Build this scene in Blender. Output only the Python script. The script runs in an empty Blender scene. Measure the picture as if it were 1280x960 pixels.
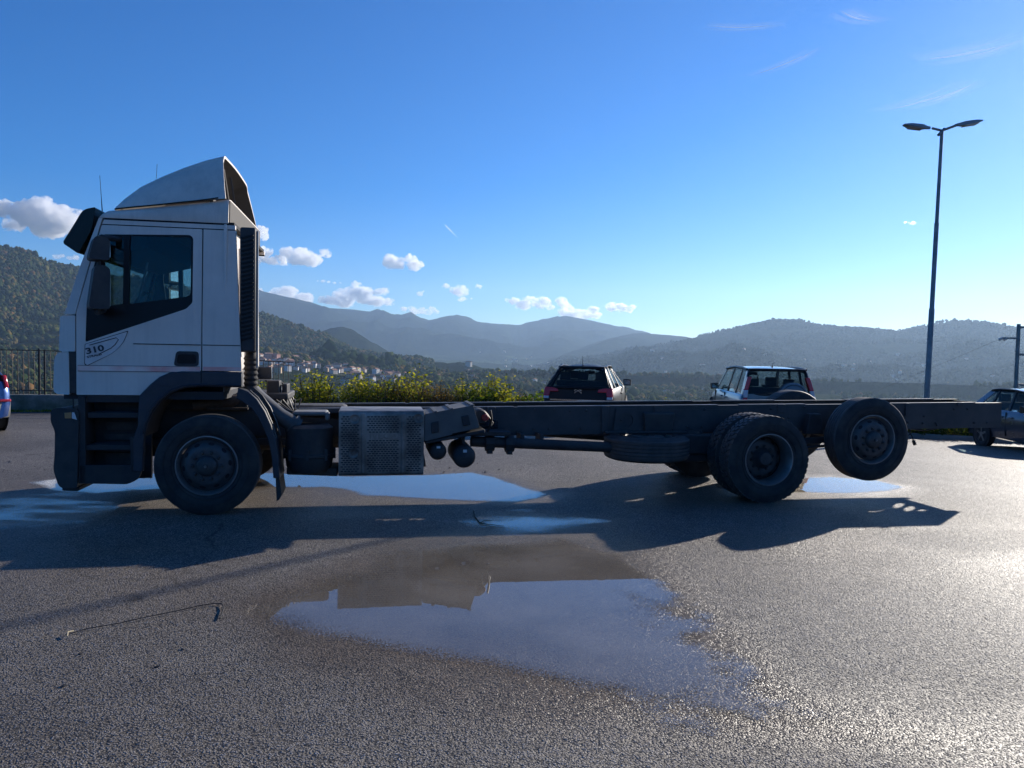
import bpy, bmesh, math, random
import numpy as np
from mathutils import Vector, Matrix, noise
from mathutils.geometry import tessellate_polygon

R = math.radians
rng = random.Random(7)
sc = bpy.context.scene
COL = sc.collection

# ------------------------------------------------------------------ camera
CAM_H = 1.71
F_PX = 940.0                      # focal length for a 1280 px wide frame
PITCH = math.atan(40 / F_PX)
ROLL = R(1.0)
cam_data = bpy.data.cameras.new('camera')
cam_data.sensor_width = 36.0
cam_data.lens = 36.0 * F_PX / 1280.0
cam_data.clip_start = 0.05
cam_data.clip_end = 80000.0
cam = bpy.data.objects.new('camera', cam_data)
COL.objects.link(cam)
_right = Vector((1, 0, 0)); _up = Vector((0, math.sin(PITCH), math.cos(PITCH)))
_fwd = Vector((0, math.cos(PITCH), -math.sin(PITCH)))
_cx = math.cos(ROLL) * _right + math.sin(ROLL) * _up
_cy = -math.sin(ROLL) * _right + math.cos(ROLL) * _up
m3 = Matrix((_cx, _cy, -_fwd)).transposed().to_4x4()
m3.translation = Vector((0, 0, CAM_H))
cam.matrix_world = m3
sc.camera = cam

# ------------------------------------------------------------------ sky, sun, exposure
SUN_AZ, SUN_EL = R(41.6), R(19.0)       # azimuth clockwise from +Y
SKY_STRENGTH = 0.095
world = bpy.data.worlds.new('World')
sc.world = world
world.use_nodes = True
wn = world.node_tree.nodes; wl = world.node_tree.links
wn.clear()
sky = wn.new('ShaderNodeTexSky'); sky.sky_type = 'NISHITA'
sky.sun_disc = False
sky.sun_elevation = SUN_EL
sky.sun_rotation = SUN_AZ
sky.altitude = 900; sky.air_density = 1.0; sky.dust_density = 0.2; sky.ozone_density = 6.0
hs = wn.new('ShaderNodeHueSaturation'); hs.inputs['Saturation'].default_value = 1.3; hs.inputs['Hue'].default_value = 0.5088
bg = wn.new('ShaderNodeBackground'); bg.inputs['Strength'].default_value = SKY_STRENGTH
wo = wn.new('ShaderNodeOutputWorld')
wl.new(sky.outputs[0], hs.inputs['Color']); wl.new(hs.outputs[0], bg.inputs['Color']); wl.new(bg.outputs[0], wo.inputs['Surface'])
sun_data = bpy.data.lights.new('sun', 'SUN')
sun_data.energy = 5.0; sun_data.angle = R(0.55); sun_data.color = (1.0, 0.92, 0.81)
sun = bpy.data.objects.new('sun', sun_data); COL.objects.link(sun)
SUN_DIR = Vector((math.sin(SUN_AZ) * math.cos(SUN_EL), math.cos(SUN_AZ) * math.cos(SUN_EL), math.sin(SUN_EL)))
sun.rotation_euler = SUN_DIR.to_track_quat('Z', 'Y').to_euler()
sun.location = (20, 25, 30)
sc.view_settings.view_transform = 'Standard'
sc.view_settings.look = 'None'
sc.view_settings.gamma = 1.0
sc.view_settings.use_curve_mapping = False
sc.view_settings.exposure = 0.6
sc.render.engine = 'CYCLES'
sc.cycles.use_denoising = True
sc.cycles.max_bounces = 10
sc.cycles.transparent_max_bounces = 24
sc.cycles.volume_bounces = 8
sc.cycles.caustics_reflective = False
sc.cycles.caustics_refractive = False
sc.cycles.sample_clamp_indirect = 6.0

# ------------------------------------------------------------------ geometry of the view (sizes of things come from it)
def ray(px, py):
    x = (px - 640) / F_PX; y = -(py - 480) / F_PX
    c, s = math.cos(ROLL), math.sin(ROLL)
    xl = c * x - s * y; yl = s * x + c * y
    return Vector((xl, math.cos(PITCH) + yl * math.sin(PITCH), -math.sin(PITCH) + yl * math.cos(PITCH)))

def on_ground(px, py, z=0.0):
    d = ray(px, py); t = (z - CAM_H) / d.z
    return Vector((d.x * t, d.y * t, z))

def at_depth(px, py, Y):
    d = ray(px, py); t = Y / d.y
    return Vector((d.x * t, Y, CAM_H + d.z * t))

# ------------------------------------------------------------------ materials
MAT = {}
def node(nt, typ, **kw):
    n = nt.nodes.new(typ)
    for k, v in kw.items():
        if k.startswith('i_'):
            key = k[2:]
            n.inputs[int(key) if key.isdigit() else key].default_value = v
        else:
            setattr(n, k, v)
    return n

def ramp(nt, fac, stops, interp='LINEAR'):
    r = nt.nodes.new('ShaderNodeValToRGB')
    r.color_ramp.interpolation = interp
    el = r.color_ramp.elements
    while len(el) < len(stops): el.new(0.5)
    for e, (p, c) in zip(el, stops):
        e.position = p; e.color = (c[0], c[1], c[2], 1)
    nt.links.new(fac, r.inputs[0])
    return r.outputs[0]

def new_mat(name):
    m = bpy.data.materials.new(name); m.use_nodes = True
    nt = m.node_tree
    return m, nt, nt.nodes['Principled BSDF'], nt.nodes['Material Output']

def mat(name, col, rough=0.5, metal=0.0, var=0.12, scale=6.0, bump=0.0, bscale=60.0, dirt=None, dirt_amt=0.0, dirt_scale=3.0, spec=0.5, coat=0.0, streak=0.0):
    """Principled material with noise-driven colour variation, optional dirt and fine relief."""
    m, nt, b, out = new_mat(name)
    tc = node(nt, 'ShaderNodeTexCoord')
    n1 = node(nt, 'ShaderNodeTexNoise', i_Scale=scale, i_Detail=6.0, i_Roughness=0.6)
    nt.links.new(tc.outputs['Object'], n1.inputs['Vector'])
    lo = [max(0, c * (1 - var)) for c in col]; hi = [min(1, c * (1 + var)) for c in col]
    c = ramp(nt, n1.outputs[0], [(0.3, lo), (0.7, hi)])
    if dirt:
        n2 = node(nt, 'ShaderNodeTexNoise', i_Scale=dirt_scale, i_Detail=8.0, i_Roughness=0.65)
        nt.links.new(tc.outputs['Object'], n2.inputs['Vector'])
        f = ramp(nt, n2.outputs[0], [(0.42, (0, 0, 0)), (0.68, (dirt_amt,) * 3)])
        mx = node(nt, 'ShaderNodeMix', data_type='RGBA')
        nt.links.new(f, mx.inputs[0]); nt.links.new(c, mx.inputs[6]); mx.inputs[7].default_value = (*dirt, 1)
        c = mx.outputs[2]
    if streak:
        mp = node(nt, 'ShaderNodeMapping'); mp.inputs['Scale'].default_value = (16.0, 16.0, 0.9); nt.links.new(tc.outputs['Object'], mp.inputs[0])
        n4 = node(nt, 'ShaderNodeTexNoise', i_Scale=1.0, i_Detail=5.0, i_Roughness=0.7); nt.links.new(mp.outputs[0], n4.inputs['Vector'])
        f4 = ramp(nt, n4.outputs[0], [(0.45, (0, 0, 0)), (0.75, (streak,) * 3)])
        m4 = node(nt, 'ShaderNodeMix', data_type='RGBA'); nt.links.new(f4, m4.inputs[0]); nt.links.new(c, m4.inputs[6]); m4.inputs[7].default_value = (0.27, 0.24, 0.20, 1)
        c = m4.outputs[2]
    nt.links.new(c, b.inputs['Base Color'])
    rr = node(nt, 'ShaderNodeMapRange', i_3=max(0.02, rough - 0.08), i_4=min(1, rough + 0.12))
    nt.links.new(n1.outputs[0], rr.inputs[0]); nt.links.new(rr.outputs[0], b.inputs['Roughness'])
    b.inputs['Metallic'].default_value = metal
    b.inputs['Specular IOR Level'].default_value = spec
    if coat:
        b.inputs['Coat Weight'].default_value = coat; b.inputs['Coat Roughness'].default_value = 0.06
    if bump:
        n3 = node(nt, 'ShaderNodeTexNoise', i_Scale=bscale, i_Detail=4.0)
        nt.links.new(tc.outputs['Object'], n3.inputs['Vector'])
        bp = node(nt, 'ShaderNodeBump', i_Strength=bump, i_Distance=0.01)
        nt.links.new(n3.outputs[0], bp.inputs['Height']); nt.links.new(bp.outputs[0], b.inputs['Normal'])
    MAT[name] = m
    return m

def thin_fresnel(nt, ior):
    """Fresnel of a thin sheet, the same from both sides"""
    g = node(nt, 'ShaderNodeNewGeometry')
    mr = node(nt, 'ShaderNodeMapRange', i_3=ior, i_4=1.0/ior)
    nt.links.new(g.outputs['Backfacing'], mr.inputs[0])
    fr = node(nt, 'ShaderNodeFresnel'); nt.links.new(mr.outputs[0], fr.inputs['IOR'])
    return fr

def glass_mat(name, tint, rough=0.0, refl=1.0):
    m, nt, b, out = new_mat(name)
    nt.nodes.remove(b)
    tr = node(nt, 'ShaderNodeBsdfTransparent', i_Color=(*tint, 1))
    gl = node(nt, 'ShaderNodeBsdfGlossy', i_Roughness=max(rough, 0.005), i_Color=(refl, refl, refl, 1))
    fr = thin_fresnel(nt, 1.5)
    mx = node(nt, 'ShaderNodeMixShader')
    nt.links.new(fr.outputs[0], mx.inputs[0]); nt.links.new(tr.outputs[0], mx.inputs[1]); nt.links.new(gl.outputs[0], mx.inputs[2])
    nt.links.new(mx.outputs[0], out.inputs['Surface'])
    MAT[name] = m
    return m

mat('white_paint', (0.84, 0.745, 0.645), 0.4, var=0.05, scale=2.0, dirt=(0.42, 0.39, 0.35), dirt_amt=0.18, dirt_scale=1.7, spec=0.4, streak=0.13)
mat('fairing_paint', (0.80, 0.70, 0.595), 0.5, var=0.06, scale=3.0, dirt=(0.38, 0.34, 0.29), dirt_amt=0.35, dirt_scale=2.4, streak=0.2)
mat('shell_inside', (0.10, 0.09, 0.078), 0.8, var=0.15)
mat('black_plastic', (0.030, 0.032, 0.035), 0.55, var=0.25, scale=9, bump=0.15, bscale=220, dirt=(0.075, 0.070, 0.062), dirt_amt=0.7, dirt_scale=4)
mat('step_plastic', (0.022, 0.024, 0.027), 0.6, var=0.25, scale=9, dirt=(0.06, 0.05, 0.045), dirt_amt=0.75, dirt_scale=3)
mat('gloss_black', (0.010, 0.011, 0.013), 0.35, var=0.2, scale=4, spec=0.25)
mat('visor_tint', (0.008, 0.011, 0.010), 0.2, var=0.2, scale=4, spec=0.3)
mat('rubber', (0.032, 0.032, 0.033), 0.78, var=0.25, scale=8, bump=0.25, bscale=120, dirt=(0.085, 0.075, 0.065), dirt_amt=0.65, dirt_scale=5, spec=0.35)
mat('tread', (0.058, 0.057, 0.056), 0.62, var=0.3, scale=14, bump=0.3, bscale=90, dirt=(0.11, 0.10, 0.09), dirt_amt=0.6, dirt_scale=6, spec=0.4)
mat('rim_steel', (0.085, 0.088, 0.092), 0.45, 0.35, var=0.3, scale=7, dirt=(0.07, 0.06, 0.05), dirt_amt=0.8, dirt_scale=5)
mat('rim_bare', (0.28, 0.28, 0.28), 0.35, 0.6, var=0.2, scale=7, dirt=(0.12, 0.09, 0.07), dirt_amt=0.6, dirt_scale=7)
mat('hub_dark', (0.05, 0.052, 0.055), 0.5, 0.2, var=0.3, scale=12, dirt=(0.10, 0.09, 0.07), dirt_amt=0.5)
mat('rust_drum', (0.10, 0.075, 0.06), 0.75, 0.2, var=0.4, scale=9)
mat('frame_paint', (0.042, 0.044, 0.047), 0.55, var=0.3, scale=3, bump=0.12, bscale=60, dirt=(0.10, 0.09, 0.08), dirt_amt=0.6, dirt_scale=2.5)
mat('chassis_black', (0.028, 0.028, 0.03), 0.65, var=0.3, scale=7, dirt=(0.075, 0.068, 0.06), dirt_amt=0.7, dirt_scale=3)
mat('cast_iron', (0.07, 0.065, 0.06), 0.7, 0.2, var=0.4, scale=10)
mat('galvanised', (0.36, 0.325, 0.28), 0.48, 0.55, var=0.22, scale=8, dirt=(0.035, 0.030, 0.027), dirt_amt=0.85, dirt_scale=2.3)
mat('grey_plastic', (0.22, 0.22, 0.21), 0.6, var=0.12, scale=5, dirt=(0.10, 0.09, 0.08), dirt_amt=0.6, dirt_scale=4)
mat('battery_lid', (0.105, 0.105, 0.10), 0.65, var=0.15, scale=5, dirt=(0.17, 0.16, 0.14), dirt_amt=0.6, dirt_scale=3)
mat('duct_plastic', (0.055, 0.057, 0.06), 0.45, var=0.15, scale=5, dirt=(0.14, 0.13, 0.11), dirt_amt=0.6, dirt_scale=3)
mat('red_plastic', (0.24, 0.02, 0.02), 0.4)
mat('label_white', (0.66, 0.66, 0.64), 0.5, var=0.1)
mat('lettering', (0.045, 0.045, 0.05), 0.5)
mat('badge_silver', (0.80, 0.75, 0.70), 0.4, 0.0, var=0.06, scale=8, dirt=(0.4, 0.34, 0.3), dirt_amt=0.4)
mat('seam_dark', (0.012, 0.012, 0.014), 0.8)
mat('interior', (0.035, 0.036, 0.04), 0.8, var=0.2)
mat('interior_trim', (0.17, 0.16, 0.155), 0.85, var=0.12)
mat('seat_fabric', (0.05, 0.05, 0.055), 0.9, var=0.25, scale=30)
mat('chrome', (0.75, 0.76, 0.78), 0.12, 1.0, var=0.03)
mat('lamp_white', (0.72, 0.72, 0.70), 0.25, var=0.05)
mat('lamp_amber', (0.55, 0.26, 0.10), 0.3)
mat('tail_red', (0.62, 0.015, 0.02), 0.16, var=0.15, scale=40, coat=0.6)
mat('tail_clear', (0.62, 0.55, 0.55), 0.16, var=0.1, coat=0.5)
mat('paint_black', (0.007, 0.008, 0.011), 0.42, 0.0, var=0.1, coat=0.05, spec=0.22)
mat('paint_silver', (0.11, 0.13, 0.15), 0.38, 0.1, var=0.05, coat=0.9)
mat('paint_blue', (0.018, 0.07, 0.26), 0.28, 0.3, var=0.08, coat=1.0)
mat('paint_slate', (0.045, 0.065, 0.10), 0.28, 0.5, var=0.08, coat=1.0)
mat('plate_white', (0.7, 0.7, 0.68), 0.4, var=0.05)
mat('tyre_car', (0.03, 0.03, 0.031), 0.8, var=0.2)
mat('alloy', (0.36, 0.36, 0.37), 0.35, 0.8, var=0.1)
mat('pole_steel', (0.27, 0.275, 0.27), 0.5, 0.5, var=0.2, scale=5, dirt=(0.10, 0.09, 0.07), dirt_amt=0.4)
mat('lamp_grey', (0.30, 0.31, 0.32), 0.45, 0.3, var=0.1)
mat('fence_iron', (0.025, 0.026, 0.028), 0.55, 0.3, var=0.3, dirt=(0.12, 0.06, 0.035), dirt_amt=0.4, dirt_scale=8)
mat('concrete_wall', (0.23, 0.215, 0.18), 0.9, var=0.25, scale=4, bump=0.5, bscale=40, dirt=(0.07, 0.085, 0.04), dirt_amt=0.9, dirt_scale=2.2)
mat('kerb_concrete', (0.30, 0.29, 0.27), 0.9, var=0.2, scale=6, bump=0.4, bscale=50, dirt=(0.10, 0.10, 0.07), dirt_amt=0.6, dirt_scale=3)
mat('bark', (0.085, 0.065, 0.045), 0.9, var=0.3, scale=20)
mat('brick_red', (0.26, 0.13, 0.09), 0.85, var=0.3, scale=12, bump=0.4, bscale=60)
mat('cable_black', (0.02, 0.02, 0.022), 0.55)
mat('straw', (0.45, 0.38, 0.25), 0.8)
mat('gravel', (0.14, 0.13, 0.12), 0.8, var=0.5, scale=30)
mat('house_cream', (0.52, 0.47, 0.40), 0.9, var=0.12, scale=0.3)
mat('house_white', (0.66, 0.64, 0.60), 0.9, var=0.08, scale=0.3)
mat('house_pink', (0.50, 0.27, 0.22), 0.9, var=0.08, scale=0.3)
mat('house_ochre', (0.48, 0.34, 0.20), 0.9, var=0.1, scale=0.3)
mat('roof_tile', (0.26, 0.13, 0.085), 0.9, var=0.25, scale=0.6)
mat('house_window', (0.05, 0.055, 0.065), 0.3)
glass_mat('clear_glass', (0.66, 0.76, 0.76), refl=0.6)
glass_mat('tinted_glass', (0.55, 0.64, 0.64), refl=0.6)
glass_mat('car_glass', (0.60, 0.70, 0.71), refl=0.38)

# ------------------------------------------------------------------ mesh helpers
class MB:
    def __init__(s): s.v = []; s.f = []; s.m = []
    def add(s, vs, fs, mi=0):
        o = len(s.v); s.v += [tuple(v) for v in vs]
        s.f += [tuple(i + o for i in f) for f in fs]; s.m += [mi] * len(fs)
    def box(s, x0, x1, y0, y1, z0, z1, mi=0, M=None):
        vs = [(x, y, z) for x in (x0, x1) for y in (y0, y1) for z in (z0, z1)]
        if M is not None: vs = [M @ Vector(v) for v in vs]
        s.add(vs, [(0, 1, 3, 2), (4, 6, 7, 5), (0, 4, 5, 1), (2, 3, 7, 6), (0, 2, 6, 4), (1, 5, 7, 3)], mi)
    def prism(s, poly, y0, y1, mi=0, holes=(), cap0=True, cap1=True):
        """polygon in (x,z) swept along y"""
        loops = [list(poly)] + [list(h) for h in holes]
        tri = tessellate_polygon([[Vector((p[0], p[1], 0)) for p in l] for l in loops])
        flat = [p for l in loops for p in l]; n = len(flat)
        vs = [(p[0], y0, p[1]) for p in flat] + [(p[0], y1, p[1]) for p in flat]
        fs = []
        for t in tri:
            a, b, c = [flat[i] for i in t]
            ar = (b[0]-a[0])*(c[1]-a[1]) - (c[0]-a[0])*(b[1]-a[1])
            if abs(ar) < 1e-10: continue
            t = tuple(t) if ar > 0 else tuple(reversed(t))
            if cap0: fs.append(t)
            if cap1: fs.append(tuple(i + n for i in reversed(t)))
        o = 0
        for li, l in enumerate(loops):
            k = len(l)
            area = sum(l[i][0]*l[(i+1) % k][1] - l[(i+1) % k][0]*l[i][1] for i in range(k))
            ccw = area > 0
            if li: ccw = not ccw
            for i in range(k):
                a, b = o + i, o + (i + 1) % k
                fs.append((a, a + n, b + n, b) if ccw else (a, b, b + n, a + n))
            o += k
        s.add(vs, fs, mi)
    def tube(s, pts, r, n=8, mi=0, caps=True):
        pts = [Vector(p) for p in pts]
        rs = r if isinstance(r, (list, tuple)) else [r] * len(pts)
        rings = []; prev = None
        for i, p in enumerate(pts):
            t = (pts[min(i + 1, len(pts) - 1)] - pts[max(i - 1, 0)]).normalized()
            if prev is None:
                a = t.orthogonal().normalized()
            else:
                a = (prev - t * prev.dot(t)).normalized()
            prev = a; b = t.cross(a)
            rings.append([p + rs[i] * (math.cos(2*math.pi*k/n) * a + math.sin(2*math.pi*k/n) * b) for k in range(n)])
        vs = [v for rg in rings for v in rg]; fs = []
        for i in range(len(pts) - 1):
            for k in range(n):
                fs.append((i*n+k, i*n+(k+1) % n, (i+1)*n+(k+1) % n, (i+1)*n+k))
        if caps:
            fs.append(tuple(reversed(range(n)))); fs.append(tuple((len(pts)-1)*n + k for k in range(n)))
        s.add(vs, fs, mi)
    def lathe(s, prof, n=48, axis='y', c=(0, 0, 0), mi=0, closed=False):
        """prof: list of (radius, along-axis)"""
        vs = []
        for k in range(n):
            a = 2*math.pi*k/n; ca, sa = math.cos(a), math.sin(a)
            for (r, h) in prof:
                if axis == 'y': p = (r*ca, h, r*sa)
                elif axis == 'z': p = (r*ca, r*sa, h)
                else: p = (h, r*ca, r*sa)
                vs.append((p[0]+c[0], p[1]+c[1], p[2]+c[2]))
        m = len(prof); fs = []
        for k in range(n):
            k2 = (k + 1) % n
            for i in range(m - (0 if closed else 1)):
                j = (i + 1) % m
                fs.append((k*m+i, k2*m+i, k2*m+j, k*m+j))
        s.add(vs, fs, mi)
    def grid(s, P, mi=0, flip=False):
        """P[i][j] points"""
        a, b = len(P), len(P[0])
        vs = [p for row in P for p in row]; fs = []
        for i in range(a - 1):
            for j in range(b - 1):
                q = (i*b+j, i*b+j+1, (i+1)*b+j+1, (i+1)*b+j)
                fs.append(tuple(reversed(q)) if flip else q)
        s.add(vs, fs, mi)
    def mesh(s, name, mats, smooth=None, fixn=True):
        me = bpy.data.meshes.new(name)
        me.from_pydata(s.v, [], s.f)
        for m in (mats if isinstance(mats, (list, tuple)) else [mats]):
            me.materials.append(MAT[m] if isinstance(m, str) else m)
        if any(s.m): me.polygons.foreach_set('material_index', s.m)
        if fixn:
            bm = bmesh.new(); bm.from_mesh(me)
            bmesh.ops.recalc_face_normals(bm, faces=bm.faces); bm.to_mesh(me); bm.free()
        if smooth is not None:
            me.polygons.foreach_set('use_smooth', [True] * len(me.polygons))
            me.set_sharp_from_angle(angle=R(smooth))
        me.update()
        return me
    def build(s, name, mats, parent=None, smooth=None, bevel=0.0, seg=2, fixn=True):
        o = bpy.data.objects.new(name, s.mesh(name, mats, smooth, fixn))
        COL.objects.link(o)
        if parent is not None: o.parent = parent
        if bevel:
            md = o.modifiers.new('bevel', 'BEVEL'); md.width = bevel; md.segments = seg
            md.limit_method = 'ANGLE'; md.angle_limit = R(35)
            o.data.polygons.foreach_set('use_smooth', [True] * len(o.data.polygons))
            o.data.set_sharp_from_angle(angle=R(50))
        return o

def tag(o, label=None, cat=None, group=None, kind=None):
    if label: o['label'] = label
    if cat: o['category'] = cat
    if group: o['group'] = group
    if kind: o['kind'] = kind
    return o

def empty(name, loc=(0, 0, 0), rz=0.0):
    o = bpy.data.objects.new(name, None); COL.objects.link(o)
    o.location = loc; o.rotation_euler = (0, 0, rz); o.empty_display_size = 0.3
    return o

def copy_tree(o, parent=None):
    c = o.copy(); COL.objects.link(c)
    if parent is not None: c.parent = parent
    for ch in list(o.children): copy_tree(ch, c)
    return c

def instance(name, mesh, parent=None, loc=(0, 0, 0), rot=(0, 0, 0), scale=(1, 1, 1)):
    o = bpy.data.objects.new(name, mesh); COL.objects.link(o)
    o.location = loc; o.rotation_euler = rot; o.scale = scale
    if parent is not None: o.parent = parent
    return o

def arc(cx, cz, r, a0, a1, n):
    return [(cx + r*math.cos(R(a0+(a1-a0)*i/n)), cz + r*math.sin(R(a0+(a1-a0)*i/n))) for i in range(n+1)]

def rounded(poly, r, n=4):
    """round the corners of a polygon (x,z)"""
    out = []; k = len(poly)
    for i in range(k):
        p0, p, p1 = Vector(poly[i-1]), Vector(poly[i]), Vector(poly[(i+1) % k])
        rr = r[i] if isinstance(r, (list, tuple)) else r
        a = p0 - p; b = p1 - p
        d = min(rr, a.length*0.45, b.length*0.45)
        if d < 1e-4: out.append(tuple(p)); continue
        a = p + a.normalized()*d; b = p + b.normalized()*d
        for j in range(n+1):
            t = j/n; q = a*(1-t)*(1-t) + p*2*t*(1-t) + b*t*t
            out.append(tuple(q))
    return out

def text_mesh(txt, size, depth, name):
    cu = bpy.data.curves.new(name, 'FONT'); cu.body = txt; cu.size = size; cu.extrude = depth; cu.offset = size*0.03
    cu.align_x = 'CENTER'; cu.align_y = 'CENTER'; cu.resolution_u = 3
    o = bpy.data.objects.new(name, cu); COL.objects.link(o)
    dg = bpy.context.evaluated_depsgraph_get()
    me = bpy.data.meshes.new_from_object(o.evaluated_get(dg))
    bpy.data.objects.remove(o); bpy.data.curves.remove(cu)
    me.name = name
    return me

# ================================================================== LARGE STRUCTURE
def softplus(x, k): return np.logaddexp(0, x / k) * k

def lot_z(x, y):
    """the lot falls away gently to the far right"""
    d = 0.6 * np.asarray(x, float) + 0.8 * np.asarray(y, float) - 13.0
    return -0.045 * softplus(d, 0.8)

def lz(x, y): return float(lot_z(x, y))

EDGE_X = [-90, -30, -12, -6, -2, 3, 8, 10.5, 14, 30, 90]
EDGE_Y = [11, 16, 19.0, 20.6, 21.6, 22.8, 22.6, 20.8, 20.2, 19, 14]
def edge_y(x): return np.interp(x, EDGE_X, EDGE_Y)

# ---- value noise for numpy
_perm = np.random.RandomState(3).rand(256, 256)
def vnoise(x, y):
    xi = np.floor(x).astype(int); yi = np.floor(y).astype(int)
    fx = x - xi; fy = y - yi
    fx = fx*fx*(3-2*fx); fy = fy*fy*(3-2*fy)
    a = _perm[xi & 255, yi & 255]; b = _perm[(xi+1) & 255, yi & 255]
    c = _perm[xi & 255, (yi+1) & 255]; d = _perm[(xi+1) & 255, (yi+1) & 255]
    return (a*(1-fx)+b*fx)*(1-fy) + (c*(1-fx)+d*fx)*fy
def fbm(x, y, oct=5, g=0.5):
    s = 0; a = 1; t = 0
    for i in range(oct):
        s = s + a*vnoise(x*2**i + 17.3*i, y*2**i + 9.1*i); t += a; a *= g
    return s/t
def ridged(x, y, oct=5, g=0.5):
    s = 0; a = 1; t = 0
    for i in range(oct):
        s = s + a*(1-np.abs(2*vnoise(x*2**i + 31.7*i, y*2**i + 5.3*i)-1)); t += a; a *= g
    return s/t

def sil(pts):
    """skyline given as directions -> (azimuth deg, slope) arrays"""
    az, sl = [], []
    for px, py in pts:
        d = ray(px, py); az.append(math.degrees(math.atan2(d.x, d.y))); sl.append(d.z/math.hypot(d.x, d.y))
    return np.array(az), np.array(sl)

RIDGES = [
  # skyline, crest distance, foot distance, foot height, spur amplitude, spur size, rounding
  (sil([(-900,385),(-300,372),(0,350),(200,352),(318,362),(370,373),(409,384),(440,386),(462,389),(472,385.5),(484,391),(500,394.5),(511,390.5),(522,396),(536,398),(562,394),(580,394.5),(597,400),(624,402),(650,405.5),(676,400),(707,394.5),(737,400),(781,410),(816,419),(900,424),(1300,420),(2200,400)]), 8200, 5000, -60, 230, 1100),
  (sil([(500,452),(600,450),(660,449),(696,445),(737,430),(772,420.5),(803,416.5),(827,418),(850,419.5),(872,422),(900,424),(960,428),(1300,430),(2200,430)]), 6000, 4000, -90, 130, 800),
  (sil([(560,470),(700,458),(760,444),(820,432),(872,422.5),(893,418),(917,411),(948,405),(979,399.5),(1003,399.5),(1018,405),(1053,409),(1092,412),(1112,415),(1131,412),(1163,405),(1174,401.5),(1210,402.5),(1241,408),(1268,410.5),(1400,416),(1600,405),(2300,415)]), 4500, 1900, -100, 130, 700),
  (sil([(-1200,330),(-400,300),(-120,296),(0,308),(40,315),(80,330),(140,340),(220,358),(321,391),(352,406),(387,420),(430,436),(475,447),(520,455),(600,475),(700,510),(900,560)]), 2700, 1650, -45, 60, 380),
  (sil([(330,440),(360,428),(387,419),(400,412.5),(414,407),(424,406.5),(436,411),(449,421),(475,437),(500,448),(540,462),(640,490)]), 3700, 3000, -80, 40, 260),
]
def lot_mask(x, y): return (y < edge_y(x) - 0.4)

def terrain(x, y):
    x = np.asarray(x, float); y = np.asarray(y, float)
    r = np.hypot(x, y) + 1e-6; az = np.degrees(np.arctan2(x, y))
    d = y - edge_y(x)                               # metres beyond the lot's edge
    far = np.where(d > 0, d, 0)
    zl = lot_z(x, np.minimum(y, edge_y(x)))
    base = zl - 0.03 - softplus(far - 3.0, 1.0) * 0.26
    floor = -48 - 45*np.clip((r-250)/2200, 0, 1) + 34*(fbm(x/480, y/480, 5)-0.5)*np.clip((r-200)/500, 0, 1)
    k = 8.0
    z = np.logaddexp(base/k, floor/k)*k
    z = np.where(far < 6, base, z)
    # nearer shelf: the village slope
    a_n, s_n = NEAR
    en = np.interp(az, a_n, s_n)
    zn = CAM_H + 1700*en
    t = np.clip((r-600)/(1700-600), 0, 1)
    hn = -60 + (zn+60)*t**1.2 + 12*(fbm(x/130, y/130, 4)-0.5)*np.clip(t*4, 0, 1)*np.clip((1.15-t)*4, 0.15, 1)
    hn = np.where(r > 1700, zn - (r-1700)*0.13, hn)
    z = np.where(r > 600, np.maximum(z, hn), z)
    for (az_s, sl_s), Dc, Di, zf, amp, size in RIDGES:
        D = Dc*(1 + 0.05*(fbm(az/14+Dc, az*0+0.5, 2)-0.5))
        t = (r-Di)/(D-Di); tc = np.clip(t, 0, 1)
        wob = (fbm(x/(size*1.6)+3, y/(size*1.6), 3)-0.5)*14.0*np.sqrt(1-np.clip(tc, 0, 1))
        e = np.interp(az+wob, az_s, sl_s)
        zc = CAM_H + D*e
        sp = (ridged(x/size, y/size, 5)-0.62)
        h = zf + (zc-zf)*tc**(1.35 if Di > 2000 or Di < 1700 else 1.9) + amp*sp*np.minimum(1, tc*2.2)*np.minimum(1, (1-tc)*2.6)*1.5 + amp*0.22*(fbm(x/(size*0.16), y/(size*0.16), 4)-0.5)*(0.3+tc)
        h = np.where(t > 1, zc - (r-D)*0.28, h)
        z = np.where(t > 0, np.maximum(z, h), z)
    # unseen bank added at the viewer's back to hold sky light off the cab
    back = np.clip((np.abs(az)-95)/25, 0, 1)
    hb = -2 + 18*np.clip((r-62)/130, 0, 1)**0.9 + 8*(fbm(x/25, y/25, 4)-0.5)
    z = np.where((r > 62) & (back > 0), np.maximum(z, hb*back-3*(1-back)), z)
    z = np.where((d < -0.3) & (r < 62), np.minimum(z, zl - 0.9), z)
    return z
NEAR = sil([(-1500,470),(-200,447),(200,436),(330,441),(392,449),(500,461),(600,469),(680,476),(760,485),(830,493),(900,503),(1000,512),(1300,530),(2300,530)])

def terrain_hit(px, py, r0=60.0, r1=9000.0):
    d = ray(px, py); h = math.hypot(d.x, d.y)
    rr = np.geomspace(r0, r1, 900)
    X = d.x/h*rr; Y = d.y/h*rr; Z = CAM_H + d.z/h*rr
    T = terrain(X, Y)
    i = np.argmax(T > Z)
    if not (T > Z).any(): return None
    return Vector((X[i], Y[i], T[i]))

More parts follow.
